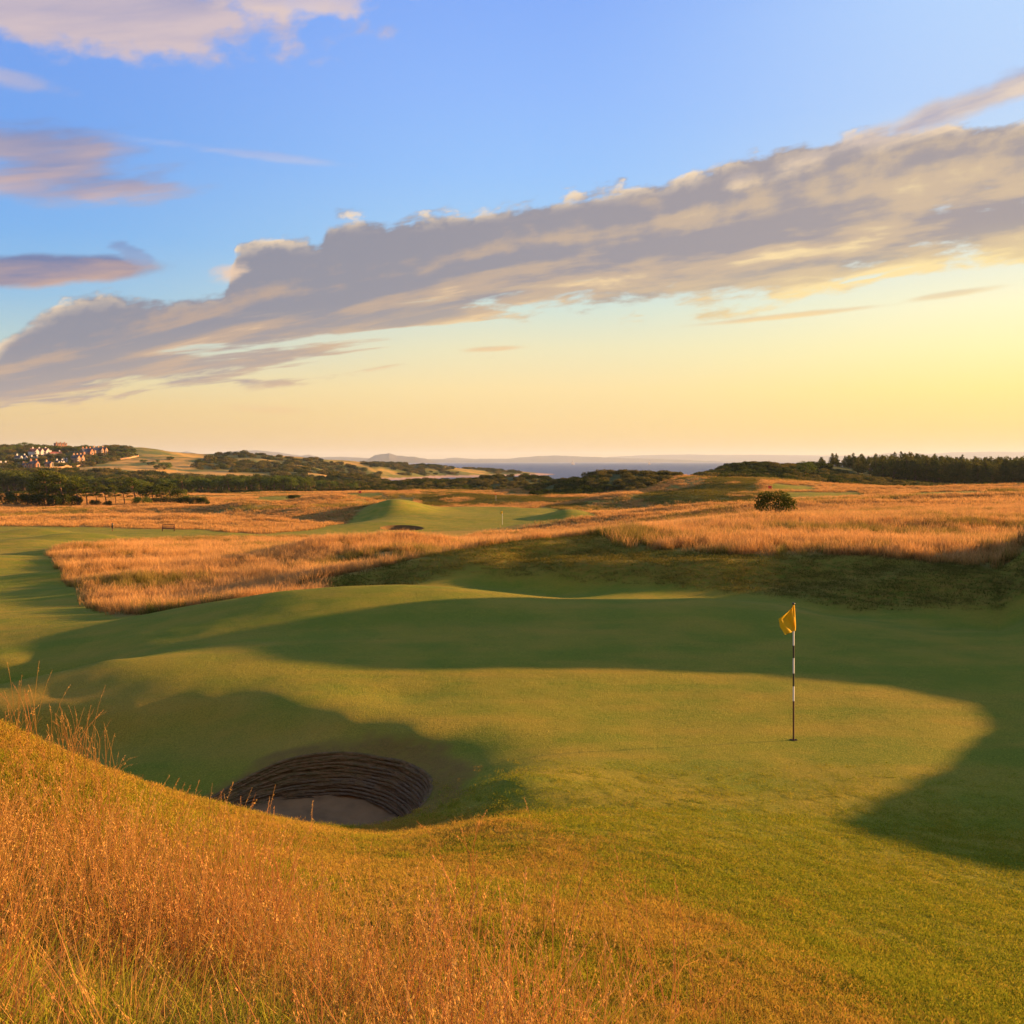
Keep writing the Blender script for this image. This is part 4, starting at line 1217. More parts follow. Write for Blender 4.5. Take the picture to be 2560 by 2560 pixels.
def conifer_parts(seed):
    r = np.random.default_rng(seed)
    lobes = []; z = .22
    while z < .97:
        w = .24 * (1 - ((z - .15) / .88) ** 1.7) + .03
        for k in range(3):
            a = r.random() * 6.283
            lobes.append((math.cos(a) * w * .55, math.sin(a) * w * .55, z + r.random() * .04, w * (.55 + .3 * r.random()), w * .6, .05 + .02 * r.random()))
        z += .075
    lobes.append((0.01 * r.normal(), 0, .97, .03, .03, .06))
    br = [tube([(0, 0, -.03), (.01, 0, .3), (0, .01, .7), (0, 0, .98)], [.022, .017, .010, .003])]
    for i in range(5):
        a = r.random() * 6.28
        br.append(tube([(0, 0, .12 + .03 * i), (.14 * math.cos(a), .14 * math.sin(a), .14 + .03 * i)], [.007, .002], 4))
    return joinvq(br), leaves(lobes, 2600, .022, seed, .45)

def bush_parts(seed):
    r = np.random.default_rng(seed)
    lobes = [(0, 0, .42, .62, .5, .40)]
    for i in range(11):
        a = r.random() * 6.283; e = r.random() * 1.1 - .1
        lobes.append((.55 * math.cos(a) * math.cos(e), .42 * math.sin(a) * math.cos(e), .42 + .36 * math.sin(e), .22 + .12 * r.random(), .22, .15 + .08 * r.random()))
    br = [tube([(0, 0, -.05), (0.02, 0, .2), (.05, 0, .5)], [.05, .04, .02])]
    for i in range(6):
        a = i * 1.05
        br.append(tube([(0, 0, .02), (.2 * math.cos(a), .2 * math.sin(a), .25), (.4 * math.cos(a), .35 * math.sin(a), .5)], [.03, .02, .008], 5))
    return joinvq(br), leaves(lobes, 1300, .032, seed, .45)

LIB = {}
def lib(kind, k, mat, fn, *a):
    key = (kind, k, mat.name)
    if key not in LIB:
        (tv, tq), (lv, lq) = fn(*a)
        t = mesh_np("trunk", tv, Fq=tq, smooth=True); t.materials.append(m_bark)
        c = mesh_np("crown", lv, Fq=lq); c.materials.append(mat)
        LIB[key] = (t, c)
    return LIB[key]

def plant_tree(name, x, y, h, kind, k, mat, label, cat='tree', group=None, wide=1.0, sink=0.0, z=None):
    fn = {'pine': pine_parts, 'broad': broad_parts, 'conifer': conifer_parts, 'bush': bush_parts}[kind]
    t, c = lib(kind, k, mat, fn, 1000 + k * 7)
    e = empty(name, (x, y, (H(x, y) if z is None else z) - sink), rng.random() * 6.283 if kind != 'pine' else rng.normal(0, .5))
    e.scale = (h * wide, h * wide, h)
    tag(e, label, cat, group)
    a = bpy.data.objects.new('trunk', t); COL.objects.link(a); a.parent = e
    b_ = bpy.data.objects.new('crown', c); COL.objects.link(b_); b_.parent = e
    return e

def at(px, Y): return (px - 1280) / F * Y, Y
def ph(py_top, px, Y):
    """height that reaches the picture row py_top from the ground at px, Y"""
    x, y = at(px, Y)
    return CAM_Z + (HOR - py_top) / F * Y - float(H(x, y))

# --- lone bushes
x, y = at(1938, 78)
plant_tree("round_bush", x, y, max(1.9, ph(1230, 1938, 78) / .84), 'bush', 0, m_bush, "dark round bush standing alone in the golden grass in front of the tees", 'bush', wide=.84)
x, y = at(735, 222)
plant_tree("dark_bush", x, y, max(1.5, ph(1237, 735, 222)), 'bush', 1, m_bush, "low wide dark bush on the left flank of the small golden mounds in midfield", 'bush', wide=1.5)
x, y = at(355, 236)
plant_tree("green_bush", x, y, max(2, ph(1237, 355, 236)), 'bush', 2, m_broad, "round light green bush in front of the wind-bent pines", 'bush', wide=.95)

# --- the front belt of pines, left
gp = "wind-bent pines on the edge of the left rough"
front = [(98, 250, 1192, 'broad', 0, 1.0), (122, 246, 1178, 'pine', 1, 1.25), (140, 249, 1186, 'broad', 3, .95), (158, 244, 1181, 'pine', 2, 1.3), (180, 248, 1190, 'broad', 2, .9), (196, 243, 1206, 'pine', 4, 1.2),
         (218, 247, 1203, 'pine', 0, 1.0), (243, 252, 1217, 'pine', 4, 1.1), (266, 248, 1214, 'pine', 2, 1.2), (290, 254, 1214, 'pine', 3, 1.1), (312, 249, 1216, 'pine', 1, 1.2),
         (340, 246, 1196, 'pine', 2, 1.2), (366, 250, 1199, 'broad', 0, .9), (385, 247, 1214, 'pine', 3, 1.3), (405, 252, 1208, 'broad', 1, 1.1), (428, 249, 1208, 'pine', 4, 1.4), (452, 248, 1222, 'broad', 4, 1.3)]
for px, Y, top_, kd, k, w in front:
    x, y = at(px, Y)
    lab = {98: "leftmost full round-crowned tree of the front belt, beside the low thicket", 122: "tallest spreading pine of the left belt", 340: "tall pine with a flat crown directly behind the round light green bush",
           218: "pine with a clear gap of golden field to its right", 452: "lowest pine at the right end of the front belt"}.get(px, "dark wind-bent pine in the belt beyond the left golden rough")
    plant_tree("pine_tree", x, y, max(2.5, ph(top_, px, Y)), kd, k, m_pine, lab, 'tree', gp, w)
for px, Y, top_, w, lab in ((14, 246, 1224, 1.2, "leftmost low dark bush of the thicket by the pines"), (44, 245, 1228, 1.4, None), (70, 246, 1232, 1.3, None), (90, 243, 1228, 1.2, None), (112, 241, 1226, 1.1, None), (138, 240, 1230, 1.2, None), (160, 241, 1230, 1.2, None), (188, 243, 1234, 1.2, None),
                  (238, 244, 1247, 1.4, None), (270, 244, 1249, 1.4, None), (395, 244, 1240, 1.5, None), (425, 243, 1236, 1.4, None), (460, 243, 1238, 1.3, None),
                  (487, 242, 1236, 1.1, "small rounded bush just left of the end of the thicket"), (508, 241, 1239, 1.1, "rounded bush at the right end of the pine belt")):
    x, y = at(px, Y)
    plant_tree("thicket_bush", x, y, max(1.2, ph(top_, px, Y)), 'bush', int(px) % 3, m_gorse if px % 2 else m_bush, lab or "dark bush filling the foot of the front pine belt", 'bush', "bushes under the front pines", w * .8)

# --- the belt of woods behind
gw = "trees of the dark wood across the middle distance"
k = 0
for px in np.arange(-60, 900, 13.5):
    for row in (0, 1):
        Y = 425 + row * 28 + rng.random() * 16
        if row == 1 and 260 < px < 430: continue
        pxx = px + rng.normal(0, 4)
        top_ = np.interp(pxx, [-60, 0, 60, 160, 260, 275, 300, 420, 470, 560, 640, 700, 760, 830, 900], [1168, 1170, 1176, 1184, 1190, 1187, 1192, 1192, 1188, 1190, 1186, 1184, 1190, 1200, 1206]) + rng.random() * 7
        x, y = at(pxx, Y)
        h = max(3.0, ph(top_, pxx, Y))
        kd = 'broad' if (k % 3) else 'pine'
        plant_tree("woodland_tree", x, y, h, kd, k % 5, m_broad if kd == 'broad' and k % 2 else m_pine, "dark tree in the long wood behind the front pines", 'tree', gw, 1.1 if kd == 'broad' else 1.4)
        k += 1
for px, top_, base in ((1163, 1213, 1228), (1132, 1215, 1226)):
    Y = 330; x, y = at(px, Y)
    plant_tree("small_tree", x, y, max(1.8, ph(top_, px, Y)), 'broad', 2, m_pine, "small dark round tree by the gorse, right one of the pair" if px > 1150 else "small dark round tree by the gorse, left one of the pair", 'tree', None, 1.1)

# --- field trees on the hill
for px, top_, base, w, lab in ((412, 1153, 1174, 1.25, "largest round tree on the golden hillside field"), (392, 1162, 1173, 1.3, "small round tree touching the largest hillside tree on its left"), (383, 1152, 1163, 1.2, "round tree above the pair on the hillside field"),
                          (372, 1156, 1163, 1.2, "small bush-like tree left of the upper hillside trees"), (359, 1148, 1157, 1.4, "dark tree at the left of the hillside field, higher than the others"), (394, 1149, 1156, 1.2, "smallest tree at the top of the hillside field group"),
                          (425, 1140, 1150, 1.8, "dark scrubby tree near the skyline above the hillside field")):
    Y = hit(px, base, 560); x, y = at(px, Y)
    plant_tree("field_tree", x, y, (base - top_) / F * Y, 'bush', px % 3, m_broad, lab, 'tree', None, w)

# --- village trees
gv = "trees among the houses of the hillside village"
houses_px = []
def village_tree(px, py_base, hpx):
    Y = hit(px, py_base, 560); x, y = at(px, Y)
    plant_tree("garden_tree", x, y, hpx / F * Y, 'broad', int(px * 3) % 5, m_broad if int(px) % 3 else m_pine, "dark green tree on the slope of the hillside village", 'tree', gv, 1.15)
VT = []
for px in range(-20, 330, 9):
    topy = np.interp(px, [0, 30, 60, 110, 130, 200, 205, 230, 330], [1121, 1115, 1107, 1114, 1119, 1119, 1112, 1116, 1124])
    VT.append((px + rng.normal(0, 2), topy + 13, 13 + rng.random() * 3))
for _ in range(120):
    px = rng.uniform(-20, 345); lo = np.interp(px, [0, 60, 230, 345], [1188, 1182, 1162, 1142]); hi_ = np.interp(px, [0, 100, 345], [1132, 1128, 1132])
    py_ = rng.uniform(hi_, max(hi_ + 1, lo))
    VT.append((px, py_, rng.uniform(6, 10.5)))

# ================================================================== VILLAGE HOUSES
def boxvq(x0, x1, y0, y1, z0, z1):
    V = np.array([(x0, y0, z0), (x1, y0, z0), (x1, y1, z0), (x0, y1, z0), (x0, y0, z1), (x1, y0, z1), (x1, y1, z1), (x0, y1, z1)], float)
    return V, np.array([(0, 3, 2, 1), (4, 5, 6, 7), (0, 1, 5, 4), (1, 2, 6, 5), (2, 3, 7, 6), (3, 0, 4, 7)])
def gablevq(x0, x1, y0, y1, z0, h, axis='x', ov=.3):
    """roof prism with overhang, ridge along axis"""
    if axis == 'x':
        ym = (y0 + y1) / 2
        V = [(x0 - ov, y0 - ov, z0), (x1 + ov, y0 - ov, z0), (x1 + ov, y1 + ov, z0), (x0 - ov, y1 + ov, z0), (x0 - ov, ym, z0 + h), (x1 + ov, ym, z0 + h)]
        Q = [(0, 1, 5, 4), (2, 3, 4, 5), (0, 3, 2, 1)]; T = [(3, 0, 4, 4), (1, 2, 5, 5)]
    else:
        xm = (x0 + x1) / 2
        V = [(x0 - ov, y0 - ov, z0), (x1 + ov, y0 - ov, z0), (x1 + ov, y1 + ov, z0), (x0 - ov, y1 + ov, z0), (xm, y0 - ov, z0 + h), (xm, y1 + ov, z0 + h)]
        Q = [(3, 0, 4, 5), (1, 2, 5, 4), (0, 3, 2, 1)]; T = [(0, 1, 4, 4), (2, 3, 5, 5)]
    return np.array(V, float), np.array(Q + T)
def mk(name, parts, mat, parent):
    V, Q = joinvq(parts)
    me = bpy.data.meshes.new(name)
    me.from_pydata([tuple(v) for v in V], [], [tuple(dict.fromkeys(int(i) for i in q)) for q in Q])
    me.update()
    return newobj(name, me, mat, parent)
m_white = simple_mat("white_render", (.60, .56, .50), .8, .2, 1, .4, (.50, .46, .41))
m_stone = simple_mat("orange_stone", (.42, .24, .13), .85, .2, 1, .5, (.32, .19, .11))
m_brick = simple_mat("red_stone", (.36, .17, .09), .85, .2, 1, .5, (.27, .13, .07))
m_slate = simple_mat("slate_roof", (.085, .075, .075), .7, .3, 1, .6, (.06, .055, .055))
m_tile = simple_mat("red_tile_roof", (.32, .10, .055), .8, .2, 1, .6, (.24, .08, .045))
m_glass = simple_mat("window_glass", (.03, .035, .045), .15, .6)
def house(px, base, wpx, hpx, wall, roof, label, gables=(), d=9.0, ridge='x', rz=.15, flat=False, chim=2, storeys=2):
    Y = hit(px, base, 560); x, y = at(px, Y)
    w = wpx / F * Y * 1.05; htot = hpx / F * Y * 1.22; rz = rz + .55; d = min(d, w * .8)
    hw = htot * (.88 if flat else .60); hr = htot - hw
    e = empty("house", (x, y, float(H(x, y)) - .4), rz)
    tag(e, label, "house")
    walls = [boxvq(-w / 2, w / 2, -d / 2, d / 2, -1.0, hw)]
    roofs = []
    if flat:
        roofs.append(boxvq(-w / 2 - .2, w / 2 + .2, -d / 2 - .2, d / 2 + .2, hw + .003, hw + .5))
        roofs.append(boxvq(-w * .36, w * .30, -d * .36, d * .36, hw + .503, hw + hr))
    else:
        roofs.append(gablevq(-w / 2, w / 2, -d / 2, d / 2, hw + .01, hr, ridge))
    gi = 0
    for gx, gw_ in gables:        # projecting front gables: centre and width as fractions
        g0, g1 = (gx - gw_ / 2) * w, (gx + gw_ / 2) * w
        gh = hw * (1.0 + .06 * gi)
        walls.append(boxvq(g0, g1, -d / 2 - 2.2, -d / 2 + .05, -1.0, gh))
        gv_, gq = gablevq(g0, g1, -d / 2 - 2.2, 0, gh, hr * .88, 'y', 0)
        walls.append((gv_ * 1.0, gq))
        rv, rq = gablevq(g0, g1, -d / 2 - 2.1, 0, gh + .15, hr * .92, 'y', .25)
        roofs.append((rv, rq[[0, 1]]))
        gi += 1
    mk("wall", walls, wall, e)
    rf = mk("roof", roofs, roof, e)
    cz = hw + hr * (1.05 if not flat else .9)
    for i in range(chim):
        cx = (-.36 + .72 * i / max(1, chim - 1)) * w
        mk("chimney", [boxvq(cx - .5, cx + .5, -.4, .4, hw + hr * .3, cz + .7), boxvq(cx - .6, cx + .6, -.5, .5, cz + .7, cz + .9), boxvq(cx - .35, cx - .1, -.15, .15, cz + .9, cz + 1.25), boxvq(cx + .1, cx + .35, -.15, .15, cz + .9, cz + 1.25)], wall, rf)
    nwin = max(2, int(w / 3.6))
    for s_ in range(storeys):
        z0 = hw * (.16 + .46 * s_)
        for i in range(nwin):
            fx = (i + .5) / nwin - .5
            front_ = -d / 2
            for gx, gw_ in gables:
                if abs(fx - gx) < gw_ / 2 + .02: front_ = -d / 2 - 2.2
            wx_ = fx * w
            fr = mk("window", [boxvq(wx_ - .62, wx_ + .62, front_ - .06, front_ - .003, z0 - .1, z0 + 1.75)], m_white, e)
            mk("pane", [boxvq(wx_ - .5, wx_ - .04, front_ - .09, front_ - .062, z0, z0 + 1.6), boxvq(wx_ + .04, wx_ + .5, front_ - .09, front_ - .062, z0, z0 + 1.6)], m_glass, fr)
    for i in range(2):          # sunlit end wall windows
        wy = (-.2 + .4 * i) * d
        mk("window", [boxvq(w / 2 + .003, w / 2 + .07, wy - .55, wy + .55, hw * .3, hw * .3 + 1.6)], m_glass, e)
    return e
HS = [
 (151, 1121, 25, 12, m_brick, m_slate, "big flat-roofed stone house standing on the skyline", (), 12, .1, True, 3, 2),
 (98, 1141, 40, 17, m_white, m_tile, "large white house with red tiled gables, widest in the village", ((-.28, .22), (.02, .2), (.34, .24)), 11, .2, False, 3, 2),
 (138, 1141, 27, 10, m_white, m_tile, "long low house with a red roof right of the large white house", (), 9, .1, False, 2, 1),
 (52, 1153, 24, 13, m_white, m_slate, "white gabled house with dark roof, left of the others on the middle slope", ((-.2, .3), (.25, .3)), 9, .3, False, 2, 2),
 (86, 1151, 17, 9, m_white, m_slate, "small dark-roofed house with one white gable, below the large white house", ((.2, .5),), 8, .2, False, 2, 2),
 (65, 1170, 16, 11, m_stone, m_slate, "orange stone cottage with twin pale-edged gables, lowest on the slope", ((-.25, .42), (.25, .42)), 8, .1, False, 1, 1),
 (84, 1171, 18, 17, m_brick, m_slate, "tall narrow red stone house with a steep gable beside the twin-gabled cottage", ((.2, .55),), 9, .3, False, 2, 2),
 (121, 1167, 14, 12, m_stone, m_slate, "orange stone house with a curved look standing alone in the lower trees", ((.1, .6),), 8, .4, False, 1, 2),
 (149, 1163, 17, 11, m_white, m_slate, "low white-gabled cottage with three little gables in the lower row", ((-.32, .26), (.0, .26), (.32, .26)), 8, .2, False, 2, 1),
 (163, 1156, 9, 7, m_white, m_slate, "tiny pale cottage right of the three-gabled one", ((.1, .6),), 6, .2, False, 2, 1),
 (193, 1158, 23, 18, m_stone, m_slate, "large orange stone villa with two tall sunlit gables near the field wall", ((-.12, .32), (.3, .34)), 10, .3, False, 3, 2),
 (216, 1144, 25, 20, m_brick, m_slate, "tall red stone mansion with a sunlit right gable below the skyline", ((.22, .4),), 12, .35, False, 3, 2),
 (246, 1137, 30, 16, m_stone, m_slate, "wide dark-fronted stone house at the right end of the village", ((.05, .2), (.38, .24)), 11, .3, False, 3, 2),
 (8, 1165, 15, 8, m_white, m_slate, "small white cottage at the far left edge of the village", ((-.2, .3), (.3, .3)), 7, .2, False, 2, 1)]
for (px, base, wp, hp, wl, rfm, lab, gb, d_, rz_, fl, ch, st) in HS:
    house(px, base, wp, hp, wl, rfm, lab, gb, d_, 'x', rz_, fl, ch, st)
for (px, py_, hp) in VT:
    ok_ = True
    for h_ in HS:
        if abs(px - h_[0]) < h_[2] * .5 + 3 and -2 < (py_ - h_[1]) < 11 and py_ > 1126: ok_ = False
        if abs(px - h_[0]) < h_[2] * .5 + 2 and abs(py_ - h_[1]) < 3: ok_ = False
    if ok_: village_tree(px, py_, hp)

# stone wall up the edge of the golden field
wl = [(60, 1181), (90, 1177), (125, 1174), (155, 1171), (195, 1166), (235, 1161), (255, 1156), (272, 1152), (300, 1149), (325, 1146), (350, 1140)]
P3 = []
for px, py_ in wl:
    Y = hit(px, py_, 560); x, y = at(px, Y); P3.append((x, y))
V = []; Q = []
n_ = 0
for (a_, b_) in zip(P3[:-1], P3[1:]):
    for k in range(8):
        t = k / 8; V.append((a_[0] + (b_[0] - a_[0]) * t, a_[1] + (b_[1] - a_[1]) * t))
V = np.array(V); zt = H(V[:, 0], V[:, 1]); n_ = len(V)
ring = []
for dy_, dz_ in ((-.35, -.8), (-.3, .9), (-.42, .9), (-.2, 1.15), (.2, 1.15), (.42, .9), (.3, .9), (.35, -.8)):
    ring.append(np.stack([V[:, 0], V[:, 1] + dy_, zt + dz_ + .12 * np.sin(np.arange(n_) * 1.7)], -1))
ring = np.concatenate(ring); vid = np.arange(len(ring)).reshape(8, n_)
q = np.stack([vid[:-1, :-1], vid[:-1, 1:], vid[1:, 1:], vid[1:, :-1]], -1).reshape(-1, 4)
sw = newobj("stone_wall", mesh_np("stone_wall", ring, Fq=q), m_stone)
tag(sw, "long pale stone wall climbing along the top of the golden hillside field", "wall")

# ================================================================== GORSE AND WOODS
Tg = []
for i in range(5):
    (tv, tq), (lv, lq) = bush_parts(1300 + i)
    lv, lq = leaves([(0, 0, .35, .9, .8, .5)] + [(math.cos(a_) * .6, math.sin(a_) * .6, .35, .5, .5, .42) for a_ in (0.3 + i, 1.7 + i, 3.1, 4.4)], 260, .075, 1300 + i, .5)
    o = newobj("g", mesh_np("g", lv, Fq=lq), m_gorse if i < 3 else m_bush, link=False); Tg.append(o)
x, y = frustum_pts(24000, 245, 640, power=1.7)
f = sample(scrub, x, y)
keep = (f > .5) & (rng.random(len(x)) < .9)
keep &= ~((x / y > .31) & (y > 372))
do_scatter("gorse_scrub", Tg, x, y, keep, 1.0, 2.1, lambda x, y, n: np.where(fbm(x / 18, y / 14, 3, 801) + rng.normal(0, .2, n) > .05, 3 + (rng.random(n) * 2).astype(int), (rng.random(n) * 3).astype(int)),
           "dark gorse and sea buckthorn scrub covering the dunes before the sea", "gorse", .1, .2)
x, y = frustum_pts(15000, 600, 1500, power=1.9)
f = sample(scrub, x, y)
keep = (f > .5) & (H(x, y) > -11)
do_scatter("hillside_scrub", Tg, x, y, keep, 1.8, 4.6, lambda x, y, n: (rng.random(n) * 5).astype(int), "patches of green scrub over the headland and the village hill", "scrub", .1, .4)

# right-hand plantation
gc = "conifers of the plantation on the right"
k = 0
for row, Y0 in enumerate((352, 372, 395, 425)):
    for px in np.arange(2075 - (row > 2) * 40, 2680, 15.5 + row * 0.0):
        Y = Y0 + rng.normal(0, 4); pxx = px + rng.normal(0, 4) + row * 4
        if row == 0 and pxx < 2190: continue
        if row == 1 and pxx < 2130: continue
        top_ = np.interp(pxx, [2030, 2080, 2130, 2245, 2262, 2300, 2400, 2450, 2560, 2700], [1158, 1143, 1139, 1138, 1134, 1139, 1143, 1148, 1144, 1142]) + rng.normal(0, 3.0) + (6 if row < 2 else 0)
        if abs(pxx - 2258) < 8 and row == 2: top_ = 1131
        x, y = at(pxx, Y)
        h = min(16, max(5, ph(top_, pxx, Y)))
        kd = ('conifer', 'conifer', 'broad', 'conifer')[k % 4]
        plant_tree("conifer_tree", x, y, h, kd, k % 5, m_conifer, "dark conifer in the dense plantation behind the right-hand fairway", 'tree', gc, .9 if kd == 'broad' else 1.25)
        k += 1
x, y = at(2012, 315)
plant_tree("green_tree", x, y, ph(1152, 2012, 315), 'broad', 3, m_broad, "broad green tree on the gorse hill at the left end of the plantation", 'tree', None, 1.5)

# ================================================================== FLAGSTICKS
m_polew = simple_mat("white_paint", (.62, .60, .55), .45, .4)
m_poleb = simple_mat("black_paint", (.018, .016, .015), .4, .4)
m_poled = simple_mat("dark_red_paint", (.06, .022, .015), .45, .4)
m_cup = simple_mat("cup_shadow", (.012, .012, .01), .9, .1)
def cloth_mat(name, col, tr=.45):
    m, nt, mo = mat_new(name)
    t = nt.nodes.new('ShaderNodeTexCoord')
    n = noise(nt, E(nt, t.outputs['Object']), 9, 4, .6)
    c = mixc(nt, n * .35, col, tuple(v * .75 for v in col))
    wv = noise(nt, E(nt, t.outputs['Object']), 420, 2, .5)
    b1 = bsdf(nt, c, .75, .2, bumpn(nt, wv, .0006, .5))
    b2 = nt.nodes.new('ShaderNodeBsdfTranslucent'); nt.links.new(c.s, b2.inputs[0])
    mx = nt.nodes.new('ShaderNodeMixShader'); mx.inputs[0].default_value = tr
    nt.links.new(b1.outputs[0], mx.inputs[1]); nt.links.new(b2.outputs[0], mx.inputs[2])
    nt.links.new(mx.outputs[0], mo.inputs[0])
    return m
m_yellow = cloth_mat("yellow_cloth", (.78, .52, .02))
m_red = cloth_mat("red_cloth", (.65, .05, .03))
m_wcloth = cloth_mat("white_cloth", (.75, .72, .68))
def flagstick(px, Y, label, cloth, near=False, hgt=2.16, group=None):
    x, y = at(px, Y)
    z = float(H(x, y))
    e = empty("flagstick", (x, y, z)); tag(e, label, "flag", group)
    R_ = .0135 if near else .02
    segs = [(0, .285, m_poled), (.285, .392, m_polew), (.392, .487, m_poleb), (.487, .598, m_polew), (.598, .69, m_poleb), (.69, .985, m_polew)] if near else [(0, .985, m_polew)]
    for a_, b_, mm in segs:
        V, Q = tube([(0, 0, a_ * hgt), (0, 0, (a_ + b_) / 2 * hgt), (0, 0, b_ * hgt)], [R_] * 3, 14)
        p_ = newobj("pole" if not near else "pole_section", mesh_np("pole", V, Fq=Q, smooth=True), mm, e)
    # cap
    V, Q = tube([(0, 0, .985 * hgt), (0, 0, .992 * hgt), (0, 0, .998 * hgt), (0, 0, hgt), (0, 0, hgt + .001)], [R_ * 1.3, R_ * 1.6, R_ * 1.6, R_ * 1.1, .0001], 14)
    newobj("pole_cap", mesh_np("cap", V, Fq=Q, smooth=True), m_poleb, e)
    # flag cloth: grid between hoist and fly
    s = hgt / 2.16
    hoist = [(-.006, 2.132), (.0, 2.03), (.012, 1.91), (.017, 1.81), (.016, 1.722)]
    fly = [(-.004, 2.130), (-.116, 2.030), (-.262, 1.922), (-.238, 1.800), (-.162, 1.674)]
    NU, NV = 22, 20
    V = []
    for iv in range(NV + 1):
        t = iv / NV * 4; i0 = min(3, int(t)); f_ = t - i0
        hx, hz = [hoist[i0][c] * (1 - f_) + hoist[i0 + 1][c] * f_ for c in (0, 1)]
        lx, lz = [fly[i0][c] * (1 - f_) + fly[i0 + 1][c] * f_ for c in (0, 1)]
        for iu in range(NU + 1):
            u_ = iu / NU
            sag = -.03 * math.sin(math.pi * u_) * (1 - iv / NV) * .3
            dep = (-R_ * 1.6 + .030 * math.sin(u_ * 3.4 + iv * .10) * u_ ** .7 - .05 * u_ + .012 * math.sin(u_ * 9 + iv * .35))
            V.append(((hx * (1 - u_) + lx * u_) * s, dep * s, (hz * (1 - u_) + lz * u_ + sag) * s))
    Q = [(r * (NU + 1) + c, r * (NU + 1) + c + 1, (r + 1) * (NU + 1) + c + 1, (r + 1) * (NU + 1) + c) for r in range(NV) for c in range(NU)]
    fo = newobj("flag_cloth", mesh_np("flag_cloth", V, Fq=Q, smooth=True), cloth, e)
    sm_ = fo.modifiers.new("thick", 'SOLIDIFY'); sm_.thickness = .002
    # sleeve round the pole, slightly loose
    V, Q = tube([(.006 * s, 0, 1.722 * s), (.010 * s, 0, 1.80 * s), (.008 * s, 0, 1.90 * s), (.003 * s, 0, 2.03 * s), (0, 0, 2.125 * s)], [R_ + .012, R_ + .011, R_ + .009, R_ + .006, R_ + .003], 16)
    newobj("flag_sleeve", mesh_np("flag_sleeve", V, Fq=Q, smooth=True), cloth, e)
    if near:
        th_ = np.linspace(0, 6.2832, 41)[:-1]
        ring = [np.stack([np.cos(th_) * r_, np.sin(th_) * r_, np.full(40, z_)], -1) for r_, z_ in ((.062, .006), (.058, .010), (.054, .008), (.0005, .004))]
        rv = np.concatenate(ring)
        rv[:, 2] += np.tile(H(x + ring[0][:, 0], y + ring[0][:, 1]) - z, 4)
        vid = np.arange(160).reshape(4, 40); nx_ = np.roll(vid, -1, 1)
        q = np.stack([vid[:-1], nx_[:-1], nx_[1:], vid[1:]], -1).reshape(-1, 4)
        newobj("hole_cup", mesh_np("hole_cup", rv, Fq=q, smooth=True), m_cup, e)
    return e
flagstick(1984, 16.1, "striped black and white flagstick with yellow flag on the near green", m_yellow, True)
flagstick(1256, 161, "small far flagstick with yellow flag on the second green", m_yellow, hgt=2.2)
flagstick(1240, hit(1240, 1252, 215), "far flagstick with a small red flag beyond the second green", m_red, hgt=1.6)
flagstick(557, hit(557, 1231, 300), "far white flag in front of the dark wood", m_wcloth, hgt=2.2)
flagstick(443, hit(443, 1184, 560), "white flag on the hillside below the field", m_wcloth, hgt=3.0)

# ================================================================== SMALL COURSE FURNITURE
m_wood = simple_mat("bench_wood", (.13, .05, .028), .7, .3, 1, 8, (.09, .035, .02))
def bench(px, Y, label):
    x, y = at(px, Y)
    e = empty("garden_bench", (x, y, float(H(x, y))), math.radians(12)); tag(e, label, "bench")
    W = 1.55
    for sx in (-1, 1):
        mk("leg", [boxvq(sx * W / 2 - .035, sx * W / 2 + .035, -.28, -.21, 0, .64)], m_wood, e)
        mk("leg", [boxvq(sx * W / 2 - .035, sx * W / 2 + .035, .22, .29, 0, .95)], m_wood, e)
        mk("armrest", [boxvq(sx * W / 2 - .05, sx * W / 2 + .05, -.33, .217, .643, .69)], m_wood, e)
    mk("seat", [boxvq(-W / 2 + .04, W / 2 - .04, -.30 + .11 * i, -.30 + .11 * i + .085, .40, .435) for i in range(5)] + [boxvq(-W / 2 + .04, W / 2 - .04, -.27, -.23, .33, .398)], m_wood, e)
    mk("backrest", [boxvq(-W / 2 + .036, W / 2 - .036, .225, .285, .86, .94), boxvq(-W / 2 + .036, W / 2 - .036, .235, .275, .50, .55)] + [boxvq(-W / 2 + .1 + i * .128, -W / 2 + .145 + i * .128, .245, .268, .552, .858) for i in range(11)], m_wood, e)
    return e
Yb = hit(420, 1337, 100)
bench(421, 141, "brown wooden bench at the edge of the golden rough by the left fairway")
def post(px, Y, label, h=1.05):
    x, y = at(px, Y)
    e = empty("marker_post", (x, y, float(H(x, y)))); tag(e, label, "post")
    V, Q = tube([(0, 0, -.1), (0, 0, h * .35)], [.05, .05], 10); newobj("post_foot", mesh_np("post_foot", V, Fq=Q, smooth=True), m_wood, e)
    V, Q = tube([(0, 0, h * .35), (0, 0, h * .36), (0, 0, h * .8), (0, 0, h * .98), (0, 0, h), (0, 0, h + .002)], [.09, .11, .11, .10, .06, .001], 12); newobj("post_head", mesh_np("post_head", V, Fq=Q, smooth=True), m_poleb, e)
post(281, 140, "dark upright marker post beside the raised tee on the left", 1.1)
m_redp = simple_mat("red_paint", (.50, .02, .015), .5, .4)
def marker(px, Y, label):
    x, y = at(px, Y)
    e = empty("tee_box_sign", (x, y, float(H(x, y)))); tag(e, label, "tee marker")
    mk("panel", [boxvq(-.35, .35, -.05, .05, .45, 1.0)], m_redp, e)
    for sx in (-1, 1): mk("leg", [boxvq(sx * .25 - .04, sx * .25 + .04, -.03, .03, -.1, .448)], m_poleb, e)
marker(1925, 208, "small red tee marker at the left end of the upper right tee")
marker(900, hit(900, 1237, 190), "small dark red tee marker left of the midfield tees")

